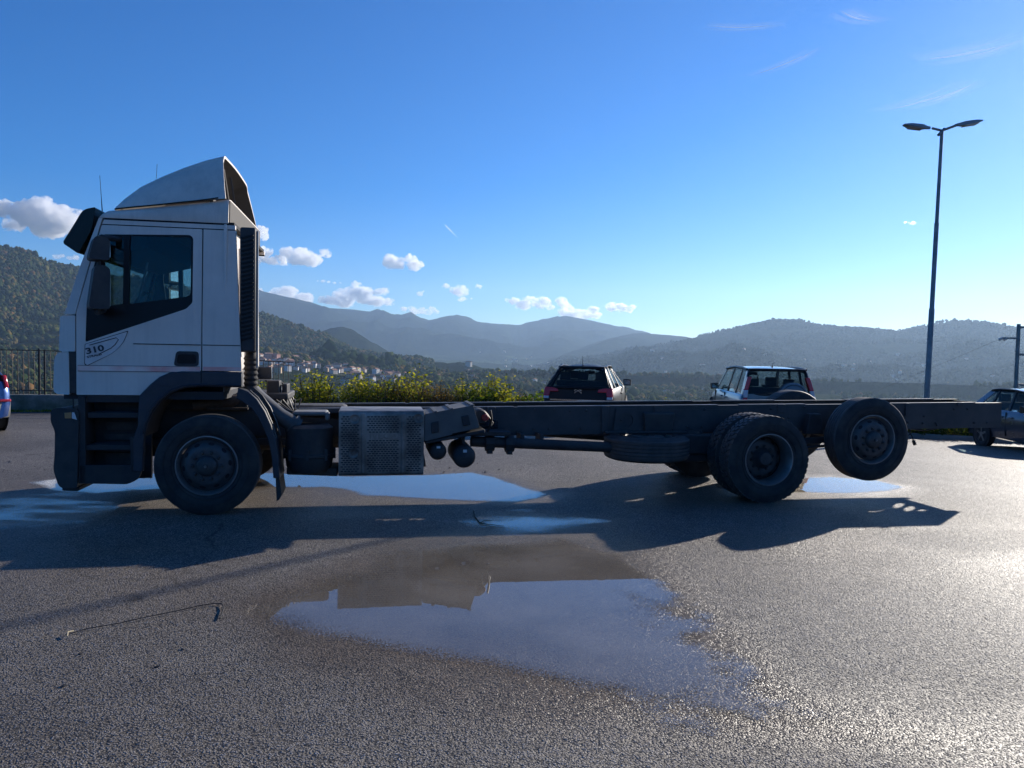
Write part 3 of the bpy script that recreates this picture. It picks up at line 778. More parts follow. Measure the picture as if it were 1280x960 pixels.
def cab_side(near):
    rear = REAR_P if near else [(-0.054, 1.465), (0.175, 1.465), (0.165, 2.893), (-0.054, 2.893)]
    a, b = (W_CAB0, W_CAB0+0.045) if near else (W_CAB1-0.045, W_CAB1)
    def y(p, q): return (a+p, a+q) if near else (b-q, b-p)
    mb = MB(); mb.prism(rounded(DOOR, 0.012), *y(0, 0.045), holes=[rounded(BLACK, 0.02)])
    door = part(mb, 'door', 'white_paint', smooth=35, bevel=0.006, tum=True)
    mb = MB(); mb.prism(sub(BLACK), *y(0.006, 0.035), holes=[PANE, QUARTER])
    part(mb, 'window_trim', 'gloss_black', parent=door, smooth=35, tum=True)
    mb = MB(); mb.prism(PANE, *y(0.018, 0.024)); part(mb, 'window', 'clear_glass', parent=door, tum=True)
    mb = MB(); mb.prism(QUARTER, *y(0.018, 0.024)); part(mb, 'quarter_window', 'clear_glass', parent=door, tum=True)
    # window division bar and door handle recess
    mb = MB(); mb.box(-0.80, -0.745, *y(0.001, 0.02), 2.11, 2.80); part(mb, 'window_bar', 'gloss_black', parent=door, tum=True)
    mb = MB(); mb.prism(rounded([(-0.325, 1.51), (-0.088, 1.51), (-0.088, 1.66), (-0.30, 1.66)], 0.035), *y(-0.004, 0.03), holes=[rounded([(-0.30, 1.535), (-0.11, 1.535), (-0.11, 1.63), (-0.285, 1.63)], 0.03)])
    hd = part(mb, 'handle', 'black_plastic', parent=door, smooth=30)
    mb = MB(); mb.prism(rounded([(-0.30, 1.535), (-0.11, 1.535), (-0.11, 1.63), (-0.285, 1.63)], 0.03), *y(-0.001, 0.006)); 
    mb.box(-0.27, -0.12, *y(-0.010, 0.0), 1.59, 1.625); part(mb, 'handle_grip', 'gloss_black', parent=door, smooth=30)
    # door moulding line and reflective tape
    mb = MB(); mb.box(-0.70, -0.07, *y(-0.003, 0.004), 1.722, 1.730); part(mb, 'moulding', 'seam_dark', parent=door)
    mb = MB(); mb.box(-1.21, -0.075, *y(-0.003, 0.002), 1.452, 1.504); part(mb, 'reflective_tape', TAPE, parent=door)
    mb = MB(); mb.box(-1.21, -0.075, *y(-0.0045, -0.001), 1.4475, 1.4525); part(mb, 'tape_line', 'rim_steel', parent=door)
    mb = MB(); mb.box(-1.21, -0.075, *y(-0.0045, -0.001), 1.5035, 1.5075); part(mb, 'tape_line', 'rim_steel', parent=door)
    # rear quarter panel
    mb = MB(); mb.prism(sub(rear), *y(0.002, 0.045))
    q = part(mb, 'rear_panel', 'white_paint', smooth=35, tum=True)
    mb = MB(); mb.box(-0.045, 0.315 if near else 0.165, *y(-0.002, 0.004), 1.455+0.012, 1.507); part(mb, 'reflective_tape', TAPE, parent=q)
    mb = MB(); mb.box(-0.05, 0.31 if near else 0.16, *y(-0.001, 0.004), 1.722, 1.730); part(mb, 'moulding', 'seam_dark', parent=q)
    mb = MB(); mb.prism(sub(RAIL_P), *y(0.004, 0.06)); part(mb, 'roof_rail', 'white_paint', smooth=35, tum=True)
    mb = MB(); mb.box(-0.067, -0.053, *y(0.014, 0.05), 1.46, 2.90); mb.prism(sub([(-1.0, 2.890), (0.25, 2.890), (0.25, 2.907), (-1.0, 2.907)]), *y(0.012, 0.05)); part(mb, 'door_gap', 'seam_dark', tum=True)
    mb = MB(); mb.prism(sub(PILLAR), *y(0.0, 0.10)); part(mb, 'windscreen_pillar', 'white_paint', smooth=35, tum=True)
    mb = MB(); mb.prism([(-1.245, 2.0), (-1.22, 2.0), (-0.995, 2.895), (-1.01, 2.90)], *y(0.015, 0.06)); part(mb, 'pillar_gap', 'seam_dark', tum=True)
    mb = MB(); mb.prism(rounded(CORNER, 0.015), *y(0.0, 0.10)); part(mb, 'corner_panel', 'white_paint', smooth=35, bevel=0.006, tum=True)
    mb = MB(); mb.prism(rounded([(-1.475, 1.24), (-1.42, 1.215), (-1.29, 1.215), (-1.295, 1.63), (-1.42, 1.63), (-1.465, 1.55)], [0.05, 0.03, 0.01, 0.01, 0.06, 0.06]), *y(-0.015, 0.35)); part(mb, 'front_corner', 'white_paint', smooth=35, bevel=0.02, seg=3, tum=True)
    mb = MB(); mb.box(-1.30, -1.215, *y(0.02, 0.10), 1.23, 1.64); mb.box(-1.245, -1.222, *y(0.03, 0.08), 1.22, 2.0); part(mb, 'corner_grille', 'black_plastic')
    # badge
    mb = MB(); poly = rounded(BADGE, [0.01, 0.01, 0.03, 0.04, 0.05, 0.03, 0.03])
    mb.prism(poly, *y(-0.002, 0.01)); part(mb, 'badge_edge', 'seam_dark', parent=door)
    cx = sum(p[0] for p in poly)/len(poly); cz = sum(p[1] for p in poly)/len(poly)
    mb = MB(); mb.prism([(cx+(p[0]-cx)*0.965, cz+(p[1]-cz)*0.95) for p in poly], *y(-0.006, 0.008)); bd = part(mb, 'badge', 'badge_silver', parent=door)
    mb = MB()
    line = LINE_PTS
    mb.tube([(p[0], y(-0.008, 0)[0] if near else y(-0.008, 0)[1], p[1]) for p in line], 0.004, 5)
    part(mb, 'badge_line', 'rim_steel', parent=door)
    for txt, size, pz, pxx in (('310', 0.082, TXT1[1], TXT1[0]), ('STRALIS', 0.028, TXT1[1]-0.058, TXT1[0]-0.005)):
        me = text_mesh(txt, size, 0.0015, 'lettering'); me.materials.append(MAT['lettering'])
        yy = (W_CAB0-0.0075) if near else (W_CAB1+0.0075)
        o = instance('lettering', me, door, (pxx, yy, pz), (R(90), 0, 0) if near else (R(90), 0, R(180)))
        o.rotation_euler[1] = R(-14) if near else R(14); o.scale[0] = 1.4

def tape_material():
    m, nt, b, out = new_mat('reflective_tape_film')
    tc = node(nt, 'ShaderNodeTexCoord')
    n1 = node(nt, 'ShaderNodeTexNoise', i_Scale=2.2, i_Detail=4.0); nt.links.new(tc.outputs['Object'], n1.inputs['Vector'])
    c = ramp(nt, n1.outputs[0], [(0.35, (0.98, 0.86, 0.76)), (0.46, (0.98, 0.66, 0.56)), (0.58, (0.95, 0.42, 0.36)), (0.70, (0.98, 0.84, 0.74))])
    nt.links.new(c, b.inputs['Base Color']); b.inputs['Roughness'].default_value = 0.3
    return m
TAPE = tape_material()
BADGE = [(-1.145, 1.715), (-0.747, 1.855), (-0.784, 1.753), (-0.836, 1.677), (-0.909, 1.617), (-1.128, 1.499), (-1.15, 1.515)]
LINE_PTS = [(-1.10, 1.705), (-0.857, 1.783), (-0.836, 1.764), (-0.866, 1.715), (-0.902, 1.68), (-1.02, 1.615)]
TXT1 = (-1.052, 1.660)
cab_side(True); cab_side(False)

# roof cap, rear wall, floor, front
def roof_cap():
    # side outline, swept across the width with rounded shoulders
    us = [-1.02, -1.0, -0.95, -0.85, -0.6, -0.3, 0.0, 0.15, 0.185]
    zt = [2.975, 3.015, 3.045, 3.056, 3.092, 3.140, 3.186, 3.212, 3.214]
    rows = []
    for u, z in zip(us, zt):
        row = [(u, W_CAB0+0.052, 2.962)]
        for k in range(5):
            a = R(90*k/4); row.append((u, W_CAB0+0.05+0.07*(1-math.cos(a)), 2.972+(z-2.972)*math.sin(a)))
        for yv in np.linspace(W_CAB0+0.2, W_CAB1-0.2, 5): row.append((u, yv, z+0.01))
        for k in range(4, -1, -1):
            a = R(90*k/4); row.append((u, W_CAB1-0.05-0.07*(1-math.cos(a)), 2.972+(z-2.972)*math.sin(a)))
        row.append((u, W_CAB1-0.052, 2.962)); rows.append(row)
    mb = MB(); mb.grid(rows)
    mb.add(rows[0], [tuple(range(len(rows[0])))]); mb.add(rows[-1], [tuple(range(len(rows[-1])))])
    return part(mb, 'roof', 'fairing_paint', smooth=40)
roof_cap()
mb = MB(); mb.prism([(W_CAB0+0.08, 2.975), (W_CAB1-0.08, 2.975), (W_CAB1-0.10, 3.20), (W_CAB0+0.10, 3.20)], 0.187, 0.195)
mb.v = [(v[1], v[0], v[2]) for v in mb.v]; part(mb, 'roof_hollow_shade', 'shell_inside')  # dark sheet over the roof's sunlit rear face, standing in for a shaded hollow
mb = MB(); mb.box(-0.985, 0.24, W_CAB0+0.064, W_CAB1-0.064, 2.940, 2.975); part(mb, 'roof_gap', 'seam_dark')
mb = MB(); mb.box(0.145, 0.175, W_CAB0+0.02, W_CAB1-0.04, 1.46, 2.95)
rw = part(mb, 'rear_wall', 'white_paint', bevel=0.01)
for yv in np.linspace(0.45, 2.0, 5):
    mb = MB(); mb.box(0.176, 0.19, yv-0.05, yv+0.05, 1.55, 2.8); part(mb, 'rear_wall_rib', 'white_paint', parent=rw, bevel=0.008)
mb = MB(); mb.box(-1.36, 0.14, W_CAB0+0.06, W_CAB1-0.06, 1.17, 1.25); part(mb, 'cab_floor', 'interior')
FRONT = [(-1.47, 1.24), (-1.46, 1.63), (-1.40, 1.985), (-1.345, 2.0)]
mb = MB(); mb.prism([(-1.47, 1.22), (-1.465, 1.63), (-1.41, 1.985), (-1.345, 2.005), (-1.30, 2.0), (-1.36, 1.25)], 0.36, 2.09)
fp = part(mb, 'front_panel', 'white_paint', bevel=0.015)
for k in range(5):
    z = 1.30+0.13*k
    mb = MB(); mb.box(-1.49, -1.44+0.0, 0.6, 1.85, z, z+0.07); part(mb, 'grille_slat', 'black_plastic', parent=fp, bevel=0.01)
mb = MB(); mb.prism([(-1.335, 2.01), (-1.02, 2.93), (-1.005, 2.93), (-1.32, 2.01)], 0.22, 2.23); part(mb, 'windscreen', 'tinted_glass')
mb = MB(); mb.prism([(-1.06, 2.86), (-1.0, 2.86), (-0.97, 2.965), (-1.03, 2.965)], 0.2, 2.25); part(mb, 'windscreen_header', 'white_paint')
for yv in (0.75, 1.55):
    mb = MB(); mb.tube([(-1.35, yv, 2.03), (-1.30, yv+0.02, 2.06), (-1.245, yv+0.38, 2.24)], 0.012, 6); part(mb, 'wiper', 'black_plastic')

# interior
mb = MB(); mb.prism(rounded([(-1.33, 1.3), (-0.98, 1.3), (-0.92, 1.95), (-1.05, 2.1), (-1.31, 2.02)], 0.04), 0.2, 2.25); part(mb, 'dashboard', 'interior', smooth=40)
for yv in (0.55, 1.9):
    mb = MB()
    mb.prism(rounded([(-0.62, 1.62), (-0.15, 1.58), (-0.15, 1.74), (-0.62, 1.76)], 0.05), yv-0.25, yv+0.25)
    mb.prism(rounded([(-0.19, 1.70), (-0.06, 1.70), (0.06, 2.32), (-0.04, 2.34)], 0.05), yv-0.25, yv+0.25)
    mb.prism(rounded([(-0.02, 2.34), (0.07, 2.34), (0.10, 2.52), (0.02, 2.53)], 0.03), yv-0.13, yv+0.13)
    mb.box(-0.55, -0.2, yv-0.2, yv+0.2, 1.25, 1.62)
    part(mb, 'seat', 'seat_fabric', smooth=40, bevel=0.02)
mb = MB(); rim = []
for k in range(25):
    a = 2*math.pi*k/24; rim.append((-0.80+0.10*math.sin(a), 0.55+0.22*math.cos(a), 2.07+0.20*math.sin(a)))
mb.tube(rim, 0.016, 8); mb.tube([(-1.0, 0.55, 1.95), (-0.80, 0.55, 2.07)], 0.035, 8)
mb.tube([(-0.80, 0.33, 2.07), (-0.80, 0.77, 2.07)], 0.014, 6); part(mb, 'steering_wheel', 'interior', smooth=60)
mb = MB(); mb.box(-0.95, 0.13, 0.2, 2.2, 2.93, 2.945); part(mb, 'headliner', 'interior_trim')
mb = MB(); mb.box(0.13, 0.144, 0.15, 2.22, 1.25, 2.94); part(mb, 'inner_back_wall', 'interior_trim')
mb = MB(); mb.prism([(-1.02, 2.60), (-0.62, 2.70), (-0.62, 2.93), (-1.0, 2.93)], 0.25, 2.2); part(mb, 'overhead_locker', 'interior')
mb = MB(); mb.box(-0.30, -0.24, 2.25, 2.32, 1.9, 2.85); part(mb, 'belt_pillar', 'interior')
mb = MB(); mb.tube([(-0.72, W_CAB0+0.12, 2.02), (-0.60, W_CAB0+0.13, 2.55)], 0.012, 6); part(mb, 'grab_rail', 'rim_bare')

# roof fairing: hollow shell, open to the rear
FUS = [-0.90, -0.885, -0.83, -0.706, -0.509, -0.312, -0.113, 0.024, 0.083]
FZT = [3.068, 3.105, 3.19, 3.335, 3.463, 3.571, 3.664, 3.711, 3.728]
FZB = [3.055, 3.058, 3.066, 3.084, 3.112, 3.144, 3.175, 3.20, 3.212]
def fairing():
    us = FUS
    zt = FZT
    zb = FZB
    n = len(us)
    def section(i, ins):
        u = us[i]; zl, zh = zb[i], zt[i]-ins
        k = i/(n-1); y0 = W_CAB0+0.055+0.04*(1-k)**1.6+ins; y1 = W_CAB1+W_CAB0-y0
        hh = zh-zl; r = min(0.07, hh*0.3); inset = 0.27*hh/0.5
        ul = u + (0.075 if i == n-1 else (0.04 if i == n-2 else 0)); row = []
        for q in range(5):
            t = q/4; row.append((ul+(u-ul)*t, y0+inset*t**1.25, zl+(hh-r)*t))
        for q in range(1, 8):
            a = R(90*q/7); row.append((u, y0+inset+0.02+r*1.4*(1-math.cos(a)), zh-r+r*math.sin(a)))
        left = list(row); ya, yb_ = row[-1][1]+0.06, y0+y1-row[-1][1]-0.06
        for yv in np.linspace(ya, yb_, 6): row.append((u, yv, zh+0.004+0.018*math.sin(math.pi*(yv-ya)/(yb_-ya))))
        row += [(q[0], y0+y1-q[1], q[2]) for q in reversed(left)]
        return row
    outer = [section(i, 0.0) for i in range(n)]; inner = [section(i, 0.025) for i in range(n)]
    mb = MB(); mb.grid(outer); mb.add(outer[0], [tuple(range(len(outer[0])))])
    rim_rows = [outer[-1], inner[-1]]; mb.grid(rim_rows)
    fo = part(mb, 'roof_fairing', 'fairing_paint', smooth=45)
    mb = MB(); mb.grid(inner); part(mb, 'fairing_lining', 'shell_inside', parent=fo, smooth=45)
    mb = MB()
    for yv in (0.75, 1.15):
        mb.tube([(0.12, yv, 2.98), (0.04, yv-0.1, 3.62)], 0.014, 6)
    part(mb, 'fairing_strut', 'shell_inside', parent=fo, smooth=60)
    mb = MB(); mb.box(0.0, 0.03, W_CAB0+0.1, W_CAB1-0.1, 3.0, 3.22); part(mb, 'fairing_crossbar', 'shell_inside', parent=fo)
    # gap line between fairing and roof
    mb = MB()
    mb.tube([(us[i]+0.005, W_CAB0+0.052+0.04*(1-i/(n-1))**1.6, zb[i]+0.004) for i in range(n)], 0.006, 5); part(mb, 'fairing_seal', 'seam_dark', parent=fo)
fairing()

# sun visor
mb = MB(); VIS = rounded([(-1.055, 3.065), (-1.17, 3.035), (-1.255, 2.88), (-1.35, 2.715), (-1.345, 2.69), (-1.215, 2.60), (-1.09, 2.85)], [0.02, 0.05, 0.02, 0.02, 0.02, 0.02, 0.05])
mb.prism(VIS, 0.12, 2.33); vz = part(mb, 'sun_visor', 'visor_tint', smooth=40, bevel=0.01)
for v in vz.data.vertices:
    k = abs(v.co.y-MID)/1.1
    v.co.x += 0.02*k*k-0.02
for (u0, z0, u1, z1, yv) in ((-1.10, 3.02, -1.125, 3.44, 0.45), (-0.84, 3.06, -0.80, 3.78, 1.3)):
    mb = MB(); mb.tube([(u0, yv, z0), (u0*0.5+u1*0.5, yv, (z0+z1)/2), (u1, yv, z1)], [0.007, 0.0032, 0.0025], 6); part(mb, 'aerial', 'cable_black')

# mirrors
def mirror(near):
    s = -1 if near else 1
    yb = W_CAB0+0.08 if near else W_CAB1-0.08
    yo = yb + s*0.26
    mb = MB(); mb.tube([(-0.84, yb, 2.76), (-0.93, yo, 2.74)], 0.028, 8); mb.tube([(-0.98, yb, 2.06), (-0.97, yo, 2.02)], 0.03, 8)
    mb.tube([(-0.93, yo, 2.76), (-0.96, yo, 2.4), (-0.96, yo, 2.02)], 0.02, 8)
    arm = part(mb, 'mirror_arm', 'black_plastic', smooth=60)
    for nm, z0, z1, w in (('wide_mirror', 2.515, 2.735, 0.17), ('main_mirror', 2.05, 2.465, 0.19)):
        mb = MB()
        prof = rounded([(-1.055, z0), (-0.875, z0), (-0.87, z1-0.03), (-0.92, z1), (-1.0, z1)], [0.05, 0.03, 0.04, 0.04, 0.08])
        mb.prism(prof, yo-0.13, yo+0.13)
        Mr = Matrix.Translation((-0.96, yo, 0)) @ Matrix.Rotation(-s*R(24), 4, 'Z') @ Matrix.Translation((0.96, -yo, 0))
        mb.v = [tuple(Mr @ Vector(q)) for q in mb.v]
        h = part(mb, nm, 'black_plastic', parent=arm, bevel=0.03, seg=3)
        mb = MB(); mb.box(-0.872, -0.868, yo-0.105, yo+0.105, z0+0.03, z1-0.04, M=Mr); part(mb, 'mirror_glass', 'chrome', parent=arm, bevel=0.0)
mirror(True); mirror(False)

# bumper and steps
BUMP = rounded([(-1.35, 1.09), (-1.44, 1.075), (-1.445, 0.955), (-1.405, 0.86), (-1.41, 0.62), (-1.425, 0.48), (-1.38, 0.33), (-1.35, 0.30), (-1.21, 0.30), (-1.19, 1.07)],
               [0.03, 0.05, 0.04, 0.04, 0.05, 0.05, 0.05, 0.02, 0.02, 0.04])
mb = MB(); mb.prism(BUMP, 0.03, 2.42); bp_ = part(mb, 'bumper', 'black_plastic', bevel=0.03, seg=3)
mb = MB(); mb.prism(rounded([(-1.375, 0.262), (-1.22, 0.252), (-1.21, 0.30), (-1.36, 0.31)], 0.02), 0.10, 2.35); part(mb, 'bumper_lip', 'step_plastic', parent=bp_, smooth=40)
for (a, b_) in ((0.025, 0.06), (2.385, 2.424)):
    mb = MB(); mb.prism([(-1.315, 0.985), (-1.255, 0.985), (-1.255, 1.045), (-1.318, 1.04)], a, b_); part(mb, 'corner_lamp', 'lamp_amber', parent=bp_, bevel=0.004)
    mb = MB(); mb.prism([(-1.252, 0.985), (-1.205, 0.97), (-1.23, 1.045), (-1.25, 1.045)], a, b_); part(mb, 'corner_lamp', 'lamp_white', parent=bp_, bevel=0.004)
for yv in (0.25, 1.85):
    mb = MB(); mb.box(-1.46, -1.38, yv, yv+0.35, 0.72, 0.93); part(mb, 'headlamp', 'lamp_white', parent=bp_, bevel=0.02)
mb = MB(); mb.tube([(-1.27, 0.12, 1.08), (-1.272, 0.12, 1.17)], 0.007, 5); part(mb, 'bumper_pin', 'cable_black', parent=bp_)

def steps(near):
    f = (lambda a, b: (a, b)) if near else (lambda a, b: (2.45-b, 2.45-a))
    mb = MB()
    mb.prism(rounded([(-1.19, 0.34), (-0.755, 0.325), (-0.66, 0.37), (-0.625, 0.45), (-0.625, 0.52), (-1.19, 0.52)], [0.02, 0.03, 0.05, 0.05, 0.01, 0.01]), *f(0.05, 0.10))
    mb.prism([(-0.72, 0.45), (-0.635, 0.45), (-0.64, 0.75), (-0.70, 0.80), (-0.73, 0.80)], *f(0.05, 0.12))
    mb.box(-1.2, -1.14, *f(0.05, 0.30), 0.34, 1.20)
    bx = part(mb, 'step_housing', 'step_plastic', bevel=0.012)
    mb = MB(); mb.box(-1.19, -0.62, *f(0.38, 0.42), 0.33, 1.21); part(mb, 'step_back', 'step_plastic', parent=bx)
    for z0, d0, d1, u0, u1 in ((0.37, 0.055, 0.36, -1.13, -0.73), (0.665, 0.07, 0.36, -1.14, -0.70), (0.985, 0.085, 0.36, -1.13, -0.66)):
        mb = MB(); mb.box(u0, u1, *f(d0, d1), z0, z0+0.055)
        for k in range(6): mb.box(u0+0.04, u1-0.04, *f(d0+0.03+0.045*k, d0+0.045+0.045*k), z0+0.055, z0+0.062)
        part(mb, 'step', 'step_plastic', parent=bx, bevel=0.012)
    for z0, z1, u0, u1 in ((1.04, 1.17, -1.04, -0.69), (0.84, 0.92, -1.03, -0.68), (0.735, 0.80, -1.05, -0.74), (0.43, 0.60, -1.04, -0.74)):
        mb = MB(); mb.prism(rounded([(u0, z0), (u1, z0), (u1+0.02, z1), (u0-0.02, z1)], 0.015), *f(0.34, 0.378)); part(mb, 'kick_plate', 'step_grey', parent=bx, smooth=40)
    mb = MB(); mb.prism([(-1.22, 1.14), (-0.63, 1.14), (-0.60, 1.21), (-1.22, 1.21)], *f(0.09, 0.40)); part(mb, 'sill', 'step_plastic', parent=bx, bevel=0.01)
    # wheel arch
    inner = [(0.33, 1.30), (-0.05, 1.305), (-0.22, 1.29), (-0.34, 1.24), (-0.44, 1.16), (-0.52, 1.05), (-0.575, 0.92), (-0.60, 0.80), (-0.615, 0.45)]
    outer = [(-0.70, 0.45), (-0.70, 0.80), (-0.655, 0.92), (-0.66, 1.0), (-0.64, 1.215), (-0.54, 1.325), (-0.455, 1.40), (-0.36, 1.445), (-0.25, 1.458), (0.33, 1.458)]
    mb = MB(); mb.prism(inner+outer, *f(0.045, 0.12)); ar = part(mb, 'wheel_arch', 'arch_plastic', bevel=0.012)
    lip = [(p[0]-0.02*k/8, p[1]+0.02) for k, p in enumerate(inner[:-1])]
    mb = MB(); mb.tube([(p[0], f(0.042, 0.05)[0] if near else f(0.042, 0.05)[1], p[1]) for p in lip], 0.013, 6); part(mb, 'arch_lip', 'arch_plastic', parent=ar, smooth=60)
    mb = MB(); pts = inner[:-1]
    mb.grid([[(p[0], yv, p[1]) for yv in f(0.11, 0.55)] for p in pts]); part(mb, 'arch_liner', 'step_plastic', parent=ar, smooth=50)
    mb = MB(); mb.box(-0.062, -0.056, *f(0.040, 0.10), 1.30, 1.455); part(mb, 'arch_seam', 'seam_dark', parent=ar)
mat('step_grey', (0.055, 0.05, 0.048), 0.7, var=0.2, scale=12, dirt=(0.10, 0.085, 0.07), dirt_amt=0.7, dirt_scale=6)
mat('arch_plastic', (0.030, 0.036, 0.048), 0.5, var=0.15, scale=6, dirt=(0.075, 0.072, 0.068), dirt_amt=0.55, dirt_scale=4)
steps(True); steps(False)

def mudguard(near):
    f = (lambda a, b: (a, b)) if near else (lambda a, b: (2.45-b, 2.45-a))
    outer = [(0.30, 1.30), (0.40, 1.26), (0.48, 1.185), (0.56, 1.06), (0.62, 0.92), (0.665, 0.77), (0.695, 0.58), (0.71, 0.37)]
    inner = [(0.645, 0.37), (0.63, 0.58), (0.60, 0.74), (0.555, 0.87), (0.495, 1.0), (0.42, 1.10), (0.34, 1.16), (0.28, 1.19)]
    mb = MB(); mb.prism(outer+inner, *f(0.02, 0.06)); 
    mb.prism(outer+[(p[0]-0.02, p[1]-0.012) for p in reversed(outer)], *f(0.06, 0.46))
    g = part(mb, 'mudguard', 'arch_plastic', bevel=0.008)
    mb = MB()
    for off in (0.0, 0.035):
        mb.tube([(p[0]+off*0.9, f(0.10+2*off, 0)[0] if near else f(0, 0.10+2*off)[0], p[1]+off*0.6+0.01) for p in outer[1:6]], 0.011, 6)
    part(mb, 'mudguard_rib', 'duct_plastic', parent=g, smooth=60)
    mb = MB(); mb.prism([(0.665, 0.37), (0.70, 0.37), (0.725, 0.20), (0.70, 0.14), (0.675, 0.13)], *f(0.05, 0.44)); part(mb, 'mudflap', 'rubber', parent=g)
mudguard(True); mudguard(False)

# wheels: y=0 is the outer face plane, the wheel runs inwards (+y)
def tyre_mesh(r, w, drive):
    mb = MB(); ri = 0.295
    side = [(ri, 0.03), (ri+0.03, 0.012), (ri+0.07, 0.004), (r-0.13, 0.0), (r-0.075, 0.006), (r-0.035, 0.020), (r-0.012, 0.034)]
    n = 80
    grooves = []
    if not drive:
        k = 5; y = 0.045
        step = (w-0.09)/k
        for q in range(k):
            grooves += [(r, y), (r, y+step-0.014)]
            if q < k-1: grooves += [(r-0.012, y+step-0.011), (r-0.012, y+step-0.003)]
            y += step
    else:
        grooves = [(r-0.016, 0.045), (r-0.016, w-0.045)]
    other = [(a, w-b) for a, b in reversed(side)]
    mb.lathe(side, n, mi=0); mb.lathe([side[-1]]+grooves+[other[0]], n, mi=1); mb.lathe(other, n, mi=0)
    # moulded rings and raised lettering blocks on the sidewall
    for rr in (ri+0.045, r-0.10):
        mb.lathe([(rr-0.004, 0.012), (rr-0.002, -0.0015 if rr > 0.35 else 0.001), (rr+0.002, -0.0015 if rr > 0.35 else 0.001), (rr+0.004, 0.012)], n, mi=0)
    if drive:
        N = 46
        for q in range(N):
            for row in range(4):
                a0 = 2*math.pi*(q+0.5*(row % 2))/N; wd = 2*math.pi/N*0.68
                y0 = 0.022+row*(w-0.044)/4+0.006; y1 = 0.022+(row+1)*(w-0.044)/4-0.006
                sk = (0.35 if row < 2 else -0.35)*wd
                vs = []
                for (rr) in (r-0.018, r):
                    for (aa, yy) in ((a0, y0), (a0+wd, y0), (a0+wd+sk, y1), (a0+sk, y1)):
                        if rr == r: rr2 = r - (0.006 if (yy < 0.04 or yy > w-0.04) else 0)
                        else: rr2 = rr
                        vs.append((rr2*math.cos(aa), yy, rr2*math.sin(aa)))
                mb.add(vs, [(4, 5, 6, 7), (0, 1, 5, 4), (1, 2, 6, 5), (2, 3, 7, 6), (3, 0, 4, 7)], 1)
    return mb.mesh('tyre', ['rubber', 'tread'], smooth=35)
def rim_mesh(dish, w):
    """dish: depth of the disc face behind the outer rim edge (negative = proud)"""
    mb = MB(); n = 64
    mb.lathe([(0.300, 0.028), (0.306, 0.020), (0.303, 0.013), (0.293, 0.012), (0.285, 0.022), (0.276, 0.05), (0.262, 0.07), (0.258, 0.14), (0.262, w-0.05), (0.30, w-0.03)], n, mi=1)
    return mb.mesh('rim', ['rim_steel', 'rim_bare'], smooth=40)
def disc_mesh(dish):
    mb = MB(); n = 60; N = 10
    # disc with hand holes
    r_out, r_in = 0.262, 0.165
    ym = dish
    outer = [(r_out, ym+0.055), (0.235, ym+0.030), (0.205, ym+0.006), (0.185, ym), (r_in, ym-0.002), (0.105, ym-0.002), (0.10, ym+0.03)]
    mb.lathe(outer, n, mi=0)
    return mb.mesh('disc', ['rim_steel'], smooth=40)
def holes_mesh(dish, N=10):
    mb = MB()
    for k in range(N):
        a = 2*math.pi*(k+0.5)/N; c = Vector((0.222*math.cos(a), dish+0.018, 0.222*math.sin(a)))
        t = Vector((-math.sin(a), 0, math.cos(a))); rd = Vector((math.cos(a), 0.62, math.sin(a))).normalized()
        vs = [c+t*0.030*math.cos(q*math.pi/5)+rd*0.018*math.sin(q*math.pi/5) for q in range(10)]
        nrm = t.cross(rd); nrm = nrm if nrm.y < 0 else -nrm
        vs = [v+nrm*0.003 for v in vs]
        mb.add(vs, [tuple(range(10))])
    return mb.mesh('hand_hole', ['seam_dark'])
def nut_mesh(dish, rad, N=10):
    mb = MB()
    for k in range(N):
        a = 2*math.pi*k/N+0.2; cx, cz = rad*math.cos(a), rad*math.sin(a)
        mb.lathe([(0.0, dish-0.036), (0.010, dish-0.036), (0.012, dish-0.022), (0.017, dish-0.020), (0.020, dish-0.004), (0.024, dish)], 6, c=(cx, 0, cz))
    return mb.mesh('wheel_nut', ['hub_dark'], smooth=30)
def hub_mesh(dish, big):
    mb = MB()
    if big:  # planetary hub of the driven axle, deep in the dish
        mb.lathe([(0, dish-0.10), (0.07, dish-0.10), (0.085, dish-0.085), (0.10, dish-0.03), (0.125, dish-0.01), (0.125, dish+0.03)], 40)
    else:
        mb.lathe([(0, dish-0.055), (0.018, dish-0.055), (0.02, dish-0.048), (0.075, dish-0.044), (0.098, dish-0.030), (0.108, dish-0.002)], 40)
    return mb.mesh('hub', ['hub_dark'], smooth=40)
STEER_T = tyre_mesh(0.51, 0.30, False); DRIVE_T = tyre_mesh(0.515, 0.285, True)
RIM1 = rim_mesh(0.0, 0.28); 
D_OUT = disc_mesh(0.012); D_IN = disc_mesh(0.19)
mb = MB(); mb.lathe([(0.0, -0.062), (0.012, -0.062), (0.013, -0.042)], 12); CAP = mb.mesh('hub_bolt', ['rim_bare'], smooth=30)
def wheel(u, yv, z, kind, inward, spin):
    """kind: steer (convex disc), drive_outer / drive_inner, tag"""
    w = empty('wheel', (u, yv, z)); w.parent = T
    w.rotation_euler = (0, 0, 0 if inward > 0 else math.pi)
    sp = (0, R(spin), 0)
    dish = 0.012 if kind in ('steer', 'tag') else 0.19
    instance('tyre', STEER_T if kind in ('steer', 'tag') else DRIVE_T, w, rot=sp)
    instance('rim', RIM1, w, rot=sp)
    instance('disc', D_OUT if dish < 0.1 else D_IN, w, rot=sp)
    if kind != 'drive_inner':
        instance('hand_hole', holes_mesh(dish), w, rot=sp)['kind'] = 'stuff'
        instance('wheel_nut', nut_mesh(dish, 0.138), w, rot=sp)['kind'] = 'stuff'
        instance('hub', hub_mesh(dish, kind == 'drive_outer'), w, rot=sp)
        if kind in ('steer', 'tag'): instance('hub_bolt', CAP, w, rot=sp)
    return w
FW = 2.45
